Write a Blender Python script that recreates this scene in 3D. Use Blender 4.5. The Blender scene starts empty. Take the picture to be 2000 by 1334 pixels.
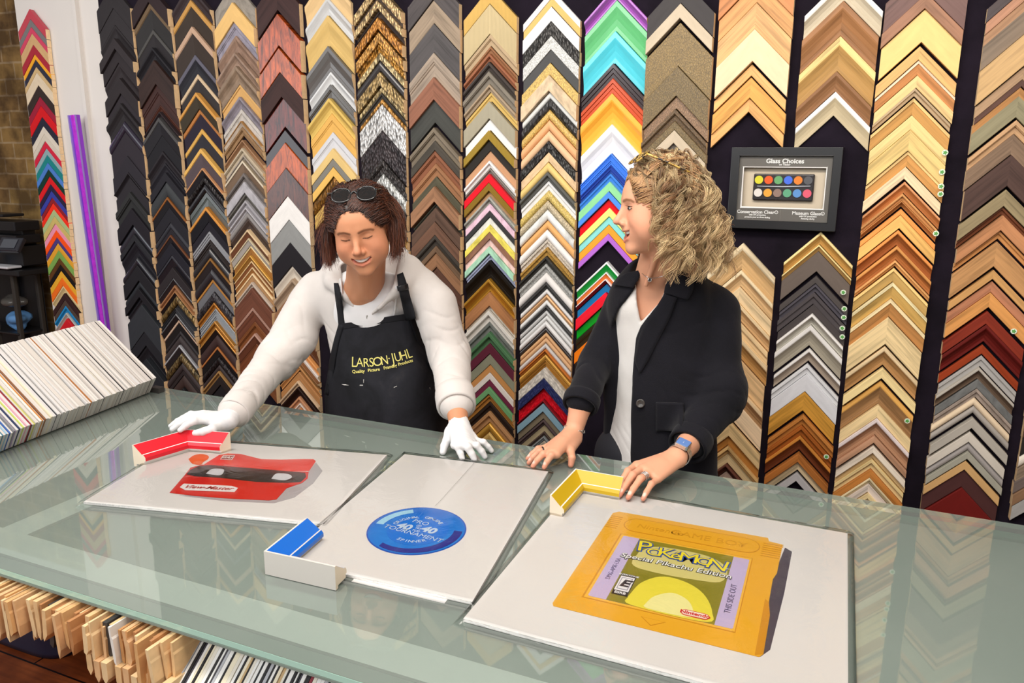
import bpy, math, random
import numpy as np
from mathutils import Vector, Matrix

sc = bpy.context.scene
COL = sc.collection
rnd = random.Random(7)

# ---------------------------------------------------------------- camera
F_PX = 1518.63                       # focal length in pixels of the 2000 x 1334 frame
CAM_H = 1.72
RX = np.array([0.91711575, 0.0960424, -0.38687797])     # world x, y, z seen in camera axes (right, down, forward)
RY = np.array([0.39854201, -0.20160199, 0.89471834])
RZ = np.array([0.00793553, -0.9747474, -0.22316929])
RW = np.array([RX, RY, RZ])
CAM = np.array([0.0, 0.0, CAM_H])
cd = bpy.data.cameras.new('camera'); cam = bpy.data.objects.new('camera', cd); COL.objects.link(cam)
cd.sensor_width = 36; cd.lens = F_PX / 2000 * 36; cd.clip_start = 0.05; cd.clip_end = 60
_m = np.eye(4); _m[:3, 0] = RW[:, 0]; _m[:3, 1] = -RW[:, 1]; _m[:3, 2] = -RW[:, 2]; _m[:3, 3] = CAM
cam.matrix_world = Matrix(_m.tolist())
sc.camera = cam

# ---------------------------------------------------------------- world and lights
w = bpy.data.worlds.new('world'); sc.world = w; w.use_nodes = True
w.node_tree.nodes['Background'].inputs[0].default_value = (1.0, 0.97, 0.94, 1)
w.node_tree.nodes['Background'].inputs[1].default_value = 0.34
def area(name, loc, aim, sx, sy, power, col=(1, .95, .88)):
    l = bpy.data.lights.new(name, 'AREA'); l.shape = 'RECTANGLE'; l.size = sx; l.size_y = sy; l.energy = power; l.color = col
    o = bpy.data.objects.new(name, l); COL.objects.link(o); o.location = loc
    o.rotation_euler = (Vector(aim) - Vector(loc)).to_track_quat('-Z', 'Y').to_euler()
    return o
area('ceiling_panel_light', (-1.2, 0.9, 3.05), (-1.3, 2.3, 1.0), 3.2, .5, 60, (1, .93, .85))
area('ceiling_panel_light', (0.3, 0.6, 3.05), (0.2, 2.7, 1.2), 1.2, .5, 26, (1, .93, .85))
area('front_fill_light', (-1.4, -1.6, 3.0), (-1.2, 2.2, 1.0), 3.6, 1.0, 84, (.95, .98, 1))  # added fill lamp, no window there; set high to stay out of reflections
area('side_area_light', (-4.3, 0.3, 2.0), (-2.2, 2.2, 1.2), 1.2, 1.6, 22, (.9, .95, 1))  # cool area lamp inside the room, aimed from the left
sc.view_settings.view_transform = 'Standard'
sc.view_settings.look = 'None'
sc.view_settings.exposure = -0.10
sc.view_settings.gamma = 1.0
sc.cycles.use_denoising = True
sc.cycles.max_bounces = 7
sc.cycles.transparent_max_bounces = 12
sc.cycles.caustics_reflective = False
sc.cycles.caustics_refractive = False

# ---------------------------------------------------------------- measuring helpers (photo point -> point on a real plane)
def ray(x, y): return RW @ np.array([(x - 1000.) / F_PX, (y - 667.) / F_PX, 1.])
def onz(x, y, z):
    d = ray(x, y); return CAM + d * ((z - CAM_H) / d[2])
def at(x, y, Y):
    d = ray(x, y); return CAM + d * (Y / d[1])
def onx(x, y, X):
    d = ray(x, y); return CAM + d * (X / d[0])
def proj(p):
    c = RW.T @ (np.asarray(p, float) - CAM); return np.array([c[0] / c[2] * F_PX + 1000, c[1] / c[2] * F_PX + 667])

# ---------------------------------------------------------------- object helpers
def tag(o, label=None, cat=None, group=None, kind=None):
    if label: o['label'] = label
    if cat: o['category'] = cat
    if group: o['group'] = group
    if kind: o['kind'] = kind
    return o
def empty(name, loc=(0, 0, 0), label=None, cat=None, group=None):
    o = bpy.data.objects.new(name, None); COL.objects.link(o); o.location = tuple(float(v) for v in loc)
    o.empty_display_size = .05
    return tag(o, label, cat, group)
def link(name, me, mats, parent=None, smooth=False):
    o = bpy.data.objects.new(name, me); COL.objects.link(o)
    for m in (mats if isinstance(mats, (list, tuple)) else [mats]): me.materials.append(m)
    if smooth: me.polygons.foreach_set('use_smooth', [True] * len(me.polygons))
    if parent is not None:
        o.parent = parent
        # the empties are only translated: children keep their world place
        pl = Vector((0, 0, 0)); q = parent
        while q is not None: pl += q.location; q = q.parent
        if not parent.get('_local'): o.location = -pl
    return o
def mesh(name, V, F, mats, parent=None, smooth=False, mi=None, uv=None, col=None):
    me = bpy.data.meshes.new(name)
    V = np.asarray(V, dtype=float)
    me.from_pydata(V.tolist(), [], [tuple(int(i) for i in f) for f in F])
    if mi is not None: me.polygons.foreach_set('material_index', [int(i) for i in mi])
    if uv is not None:
        l = me.uv_layers.new(name='UV'); l.data.foreach_set('uv', np.asarray(uv, dtype=float).ravel())
    if col is not None:
        a = me.color_attributes.new('Col', 'FLOAT_COLOR', 'POINT')
        c = np.ones((len(V), 4)); c[:, :3] = col; a.data.foreach_set('color', c.ravel())
    me.update()
    return link(name, me, mats, parent, smooth)
def fastmesh(name, V, Q, mats, parent=None, smooth=True, col=None):
    """all-quad mesh straight from arrays"""
    me = bpy.data.meshes.new(name); n = len(Q)
    me.vertices.add(len(V)); me.vertices.foreach_set('co', np.asarray(V, np.float32).ravel())
    me.loops.add(n * 4); me.loops.foreach_set('vertex_index', np.asarray(Q, np.int32).ravel())
    me.polygons.add(n); me.polygons.foreach_set('loop_start', np.arange(0, n * 4, 4, dtype=np.int32))
    me.polygons.foreach_set('loop_total', np.full(n, 4, np.int32))
    if col is not None:
        a = me.color_attributes.new('Col', 'FLOAT_COLOR', 'POINT')
        c = np.ones((len(V), 4), np.float32); c[:, :3] = col; a.data.foreach_set('color', c.ravel())
    me.update(); me.validate()
    return link(name, me, mats, parent, smooth)
_U = 'first second third fourth fifth sixth seventh eighth ninth tenth eleventh twelfth thirteenth fourteenth fifteenth sixteenth seventeenth eighteenth nineteenth'.split()
_T = 'twenty thirty forty fifty sixty seventy eighty ninety'.split()
def nth(i):
    if i < 19: return _U[i]
    i += 1; pre = 'hundred-and-' if i > 100 else ''
    if i == 100: return 'hundredth'
    i = i % 100 if i > 100 else i
    if i < 20: return pre + _U[i - 1]
    return pre + (_T[i // 10 - 2][:-1] + 'ieth' if i % 10 == 0 else _T[i // 10 - 2] + '-' + _U[i % 10 - 1])
class MB:
    """collects shapes into one mesh"""
    def __init__(s): s.V = []; s.F = []; s.M = []
    def add(s, V, F, m=0):
        b = len(s.V); s.V += [tuple(map(float, v)) for v in V]; s.F += [tuple(b + i for i in f) for f in F]; s.M += [m] * len(F); return s
    def box(s, lo, hi, m=0, M=None):
        x0, y0, z0 = lo; x1, y1, z1 = hi
        V = [(x0, y0, z0), (x1, y0, z0), (x1, y1, z0), (x0, y1, z0), (x0, y0, z1), (x1, y0, z1), (x1, y1, z1), (x0, y1, z1)]
        if M is not None: V = [M @ Vector(v) for v in V]
        return s.add(V, [(3, 2, 1, 0), (4, 5, 6, 7), (0, 1, 5, 4), (1, 2, 6, 5), (2, 3, 7, 6), (3, 0, 4, 7)], m)
    def prism(s, poly, z0, z1, m=0, f=None):
        """poly of 2-D points extruded z0..z1; f maps (a, b, c) to a world point"""
        n = len(poly); f = f or (lambda a, b, c: (a, b, c))
        V = [f(a, b, z0) for a, b in poly] + [f(a, b, z1) for a, b in poly]
        F = [tuple(range(n))[::-1], tuple(range(n, 2 * n))] + [(i, (i + 1) % n, n + (i + 1) % n, n + i) for i in range(n)]
        return s.add(V, F, m)
    def build(s, name, mats, parent=None, smooth=False):
        return mesh(name, s.V, s.F, mats, parent, smooth, s.M)
def bevel(o, w=.002, n=2):
    b = o.modifiers.new('bevel', 'BEVEL'); b.width = w; b.segments = n; b.limit_method = 'ANGLE'; b.angle_limit = .6; return o
def tubes(paths, radii, nseg=6, closed=False, cols=None):
    """many tubes at once; paths (n, k, 3), radii (n, k) -> V, Q, colours"""
    P = np.asarray(paths, float); n, k, _ = P.shape; R_ = np.asarray(radii, float)
    if R_.ndim < 2: R_ = np.broadcast_to(R_.reshape(-1, 1) if R_.ndim == 1 and len(R_) == n else R_, (n, k))
    T = np.empty_like(P)
    if closed: T = np.roll(P, -1, 1) - np.roll(P, 1, 1)
    else: T[:, 1:-1] = P[:, 2:] - P[:, :-2]; T[:, 0] = P[:, 1] - P[:, 0]; T[:, -1] = P[:, -1] - P[:, -2]
    T /= np.linalg.norm(T, axis=2, keepdims=True) + 1e-12
    N = np.zeros_like(P); ref = np.where(np.abs(T[:, 0, 2:3]) < .9, np.array([[0, 0, 1.]]), np.array([[1., 0, 0]]))
    cur = ref - (ref * T[:, 0]).sum(1, keepdims=True) * T[:, 0]; cur /= np.linalg.norm(cur, axis=1, keepdims=True)
    for i in range(k):
        cur = cur - (cur * T[:, i]).sum(1, keepdims=True) * T[:, i]; cur = cur / (np.linalg.norm(cur, axis=1, keepdims=True) + 1e-12); N[:, i] = cur
    B = np.cross(T, N)
    a = np.arange(nseg) * 2 * np.pi / nseg
    V = P[:, :, None] + R_[:, :, None, None] * (np.cos(a)[None, None, :, None] * N[:, :, None] + np.sin(a)[None, None, :, None] * B[:, :, None])
    idx = np.arange(n * k * nseg).reshape(n, k, nseg)
    nx = np.roll(idx, -1, 2)
    if closed: up = np.roll(idx, -1, 1); upn = np.roll(nx, -1, 1); Q = np.stack([idx, nx, upn, up], -1).reshape(-1, 4)
    else: Q = np.stack([idx[:, :-1], nx[:, :-1], nx[:, 1:], idx[:, 1:]], -1).reshape(-1, 4)
    C_ = None if cols is None else np.repeat(np.asarray(cols, float), k * nseg, 0)
    return V.reshape(-1, 3), Q, C_
def tube(name, path, r, mat, parent=None, nseg=10, closed=False):
    V, Q, _ = tubes([path], [np.broadcast_to(r, (len(path),))], nseg, closed)
    V = V.tolist(); F = Q.tolist()
    if not closed: F = F + [list(range(nseg))[::-1], list(range(len(V) - nseg, len(V)))]
    return mesh(name, V, F, mat, parent, True)
def smoothpath(P, n=24):
    """Catmull-Rom through the points"""
    P = np.asarray(P, float); Q = np.vstack([2 * P[0] - P[1], P, 2 * P[-1] - P[-2]]); m = len(P) - 1; out = []
    for t in np.linspace(0, m - 1e-6, n):
        i = int(t); u = t - i; a, b, c, d = Q[i:i + 4]
        out.append(.5 * ((2 * b) + (-a + c) * u + (2 * a - 5 * b + 4 * c - d) * u * u + (-a + 3 * b - 3 * c + d) * u ** 3))
    return np.array(out)

# ---------------------------------------------------------------- materials
def lin(h):
    h = h.lstrip('#'); c = [int(h[i:i + 2], 16) / 255 for i in (0, 2, 4)]
    return tuple(v / 12.92 if v < .04045 else ((v + .055) / 1.055) ** 2.4 for v in c)
class NT:
    def __init__(s, name):
        s.m = bpy.data.materials.new(name); s.m.use_nodes = True; s.t = s.m.node_tree; s.b = s.t.nodes['Principled BSDF']; s.out = s.t.nodes['Material Output']
    def n(s, typ, **k):
        nd = s.t.nodes.new(typ)
        for a, v in k.items():
            if a.startswith('i_'): nd.inputs[a[2:].replace('_', ' ')].default_value = v
            else: setattr(nd, a, v)
        return nd
    def l(s, a, b): s.t.links.new(a, b)
    def ramp(s, fac, stops):
        r = s.n('ShaderNodeValToRGB'); e = r.color_ramp.elements
        while len(e) < len(stops): e.new(.5)
        for el, (p, c) in zip(e, stops): el.position = p; el.color = (*c[:3], 1)
        s.l(fac, r.inputs[0]); return r.outputs[0]
    def bump(s, h, strength=.2, dist=.002):
        b = s.n('ShaderNodeBump'); b.inputs['Strength'].default_value = strength; b.inputs['Distance'].default_value = dist
        s.l(h, b.inputs['Height']); s.l(b.outputs[0], s.b.inputs['Normal']); return b
    def coords(s, kind='Object', scale=(1, 1, 1), rot=(0, 0, 0)):
        c = s.n('ShaderNodeTexCoord'); m = s.n('ShaderNodeMapping'); m.inputs['Scale'].default_value = scale; m.inputs['Rotation'].default_value = rot
        s.l(c.outputs[kind], m.inputs[0]); return m.outputs[0]
    def noise(s, vec, scale, detail=3, rough=.55, dist=0):
        n = s.n('ShaderNodeTexNoise'); n.inputs['Scale'].default_value = scale; n.inputs['Detail'].default_value = detail
        n.inputs['Roughness'].default_value = rough; n.inputs['Distortion'].default_value = dist
        if vec is not None: s.l(vec, n.inputs['Vector'])
        return n.outputs[0]
def mul(c, k): return tuple(min(1, v * k) for v in c)
_mc = {}
def plain(h, rough=.5, metal=0., coat=0., spec=.5, noise=0., nscale=60, bump=0., bscale=300, bdist=.001, name=None, sheen=0, sss=0, vcol=False):
    key = (h, rough, metal, coat, spec, noise, bump, sheen, sss, vcol, nscale, bscale)
    if key in _mc: return _mc[key]
    t = NT(name or 'finish_' + h); c = lin(h)
    b = t.b; b.inputs['Roughness'].default_value = rough; b.inputs['Metallic'].default_value = metal
    b.inputs['Coat Weight'].default_value = coat; b.inputs['Coat Roughness'].default_value = .08; b.inputs['Specular IOR Level'].default_value = spec
    if sheen: b.inputs['Sheen Weight'].default_value = sheen; b.inputs['Sheen Roughness'].default_value = .5
    if sss:
        b.inputs['Subsurface Weight'].default_value = sss; b.inputs['Subsurface Radius'].default_value = (.012, .005, .003); b.inputs['Subsurface Scale'].default_value = 1
    v = t.coords()
    base = None
    if vcol:
        a = t.n('ShaderNodeVertexColor'); a.layer_name = 'Col'; base = a.outputs[0]; t.l(base, b.inputs['Base Color'])
    elif noise:
        f = t.noise(v, nscale, 4); base = t.ramp(f, [(.25, mul(c, 1 - noise)), (.75, mul(c, 1 + noise))]); t.l(base, b.inputs['Base Color'])
    else: b.inputs['Base Color'].default_value = (*c, 1)
    if bump: t.bump(t.noise(v, bscale, 3), bump, bdist)
    _mc[key] = t.m; return t.m
# ---------------------------------------------------------------- finishes of the moulding samples
_fc = {}
def finish(h, st):
    """st: F lacquer, M matte, W wood grain, G gilt metal, O ornate carved, R ribbed, C crinkled, B burl, T mottled, L leather texture, K felt"""
    if (h, st) in _fc: return _fc[(h, st)]
    t = NT('moulding_' + st + '_' + h); c = lin(h); b = t.b
    tc = t.n('ShaderNodeTexCoord'); oi = t.n('ShaderNodeObjectInfo')
    mp = t.n('ShaderNodeMapping'); t.l(tc.outputs['UV'], mp.inputs[0])
    cmb = t.n('ShaderNodeCombineXYZ')
    mu = t.n('ShaderNodeMath', operation='MULTIPLY'); mu.inputs[1].default_value = 7.3; t.l(oi.outputs['Random'], mu.inputs[0])
    t.l(mu.outputs[0], cmb.inputs[0]); t.l(mu.outputs[0], cmb.inputs[1]); t.l(cmb.outputs[0], mp.inputs['Location'])
    def sc_(x, y):
        m = t.n('ShaderNodeMapping'); m.inputs['Scale'].default_value = (x, y, 1); t.l(mp.outputs[0], m.inputs[0]); return m.outputs[0]
    b.inputs['Base Color'].default_value = (*c, 1)
    b.inputs['Specular IOR Level'].default_value = .5 if st in 'FBGORCL' else .2
    b.inputs['Roughness'].default_value = {'F': .22, 'M': .55, 'W': .42, 'G': .34, 'O': .36, 'R': .4, 'C': .3, 'B': .2, 'T': .45, 'L': .5, 'K': .95}[st]
    if st in 'FB': b.inputs['Coat Weight'].default_value = .15
    if st in 'GOR': b.inputs['Metallic'].default_value = .45
    if st == 'W':
        f = t.noise(sc_(5, 110), 1, 5, .6, .6); g = t.noise(sc_(1.6, 26), 1, 3, .5, 1.2)
        mx = t.n('ShaderNodeMath', operation='ADD'); t.l(f, mx.inputs[0]); t.l(g, mx.inputs[1])
        hf = t.n('ShaderNodeMath', operation='MULTIPLY'); hf.inputs[1].default_value = .5; t.l(mx.outputs[0], hf.inputs[0])
        t.l(t.ramp(hf.outputs[0], [(.36, mul(c, .62)), (.5, c), (.64, mul(c, 1.18))]), b.inputs['Base Color']); t.bump(f, .12, .0006)
    elif st == 'B':
        f = t.noise(sc_(30, 9), 1, 6, .65, 2.5)
        t.l(t.ramp(f, [(.34, mul(c, .18)), (.52, mul(c, .8)), (.68, mul(c, 1.25))]), b.inputs['Base Color'])
    elif st == 'O':
        v = t.n('ShaderNodeTexVoronoi'); v.inputs['Scale'].default_value = 1; t.l(sc_(105, 85), v.inputs['Vector'])
        t.l(t.ramp(v.outputs['Distance'], [(.1, mul(c, 1.25)), (.45, mul(c, .85)), (.8, mul(c, .22))]), b.inputs['Base Color'])
        iv = t.n('ShaderNodeMath', operation='SUBTRACT'); iv.inputs[0].default_value = 1; t.l(v.outputs['Distance'], iv.inputs[1]); t.bump(iv.outputs[0], .9, .005)
    elif st == 'R':
        wv = t.n('ShaderNodeTexWave'); wv.bands_direction = 'X'; wv.inputs['Scale'].default_value = 1; wv.inputs['Distortion'].default_value = .4; t.l(sc_(95, 40), wv.inputs['Vector'])
        t.l(t.ramp(wv.outputs['Fac'], [(.1, mul(c, .72)), (.8, mul(c, 1.15))]), b.inputs['Base Color']); t.bump(wv.outputs['Fac'], .6, .002)
    elif st == 'C':
        v = t.n('ShaderNodeTexVoronoi'); v.inputs['Scale'].default_value = 1; t.l(sc_(75, 130), v.inputs['Vector'])
        t.l(t.ramp(v.outputs['Distance'], [(.0, (.9, .9, .9)), (.07, mul(c, 1.15)), (.9, mul(c, .6))]), b.inputs['Base Color']); t.bump(v.outputs['Distance'], .8, .003)
    elif st == 'L':
        v = t.n('ShaderNodeTexVoronoi'); v.inputs['Scale'].default_value = 1; v.feature = 'DISTANCE_TO_EDGE'; t.l(sc_(170, 170), v.inputs['Vector'])
        t.l(t.ramp(v.outputs['Distance'], [(.0, mul(c, .45)), (.14, c), (.5, mul(c, 1.25))]), b.inputs['Base Color']); t.bump(v.outputs['Distance'], .6, .002)
    elif st == 'T':
        f = t.noise(sc_(22, 40), 1, 4, .6, .5)
        t.l(t.ramp(f, [(.3, mul(c, .68)), (.5, c), (.68, mul(c, 1.22))]), b.inputs['Base Color'])
    elif st == 'K':
        b.inputs['Sheen Weight'].default_value = .3; t.bump(t.noise(sc_(400, 400), 1, 2), .4, .001)
    else:
        f = t.noise(sc_(14, 60), 1, 3)
        t.l(t.ramp(f, [(.3, mul(c, .93)), (.7, mul(c, 1.06))]), b.inputs['Base Color'])
    _fc[(h, st)] = t.m; return t.m
RAWEND = plain('f0cea0', .75, noise=.12, nscale=90, name='raw_wood_end')
S2 = math.sqrt(2)
def profile(st, w, H):
    """cross-section points (s from outer edge 0 to inner edge w, height) and the band each top face belongs to"""
    e = min(.0012, w * .12)
    if st == 'scoop':
        return [(0, 0), (0, H - e), (e, H), (w * .20, H), (w * .26, H - .0015), (w * .42, H * .66), (w * .60, H * .46), (w * .80, H * .38), (w * .83, H * .44), (w - e, H * .44), (w, H * .40), (w, 0)]
    if st == 'round':
        p = [(0, 0)]
        for i in range(8):
            a = math.pi * (.08 + .84 * i / 7); p.append((w * (.5 - .5 * math.cos(a)), H * (.55 + .45 * math.sin(a))))
        return p + [(w, 0)]
    if st == 'step':
        return [(0, 0), (0, H - e), (e, H), (w * .36, H), (w * .38, H - .003), (w * .46, H - .0045), (w * .5, H * .62), (w - e, H * .58), (w, H * .55), (w, 0)]
    if st == 'two':     # narrow raised lip outside, broad panel inside
        return [(0, 0), (0, H - e), (e, H), (w * .22, H), (w * .25, H - .004), (w - e, H * .6), (w, H * .56), (w, 0)]
    if st == 'ribs':
        p = [(0, 0), (0, H - e)]
        for i in range(6):
            a = i / 6 * w; b = (i + 1) / 6 * w; p += [(a + e, H - .0025 * (i % 3)), (b - e, H - .0025 * (i % 3)), (b - e * .5, H - .006)]
        return p + [(w, H * .7), (w, 0)]
    return [(0, 0), (0, H - e), (e, H), (w * .3, H), (w - e, H), (w, H - e), (w, 0)]
def chevron_mesh(name, w, hw, H, cols, prof, st):
    """an inverted-V corner of moulding: apex at (0,0,0), the arms run down 45 degrees, its back on the plane y = 0, front towards -y"""
    P = profile(prof, w, H); n = len(P); V = []; UV = []
    # three stations: left end, mitre, right end; the ends are sawn upright at x = -hw, +hw
    for s, h in P:
        zt = -s * S2
        V += [(-hw, -h, zt - hw), (0, -h, zt), (hw, -h, zt - hw)]
    F = []; M = []; uvs = []
    L = hw * S2
    for i in range(n - 1):
        s0, s1 = P[i][0], P[i + 1][0]; mid = (s0 + s1) / 2 / w
        m = 1 if (len(cols) > 1 and mid > (.24 if prof in ('two', 'scoop') else .42)) else 0
        if len(cols) > 2 and mid > .8: m = 2
        a, b = i * 3, (i + 1) * 3
        F.append((a, a + 1, b + 1, b)); uvs += [(0, s0), (L, s0), (L, s1), (0, s1)]
        F.append((a + 1, a + 2, b + 2, b + 1)); uvs += [(3, s0 + .5), (3 + L, s0 + .5), (3 + L, s1 + .5), (3, s1 + .5)]
        M += [m, m]
    k = len(cols)
    for side, off in ((0, 0), (1, 2)):
        f = [i * 3 + off for i in range(n)]
        F.append(tuple(f[::-1] if side == 0 else f)); M.append(k); uvs += [(0, 0)] * n
    me = bpy.data.meshes.new(name); me.from_pydata(V, [], F); me.polygons.foreach_set('material_index', M)
    me.uv_layers.new(name='UV').data.foreach_set('uv', np.array(uvs, float).ravel()); me.update()
    for c in cols: me.materials.append(finish(c, st))
    me.materials.append(RAWEND)
    return me, V, F, M, uvs
# ---------------------------------------------------------------- the wall of corner samples
WALL_Y = 2.75
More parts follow.
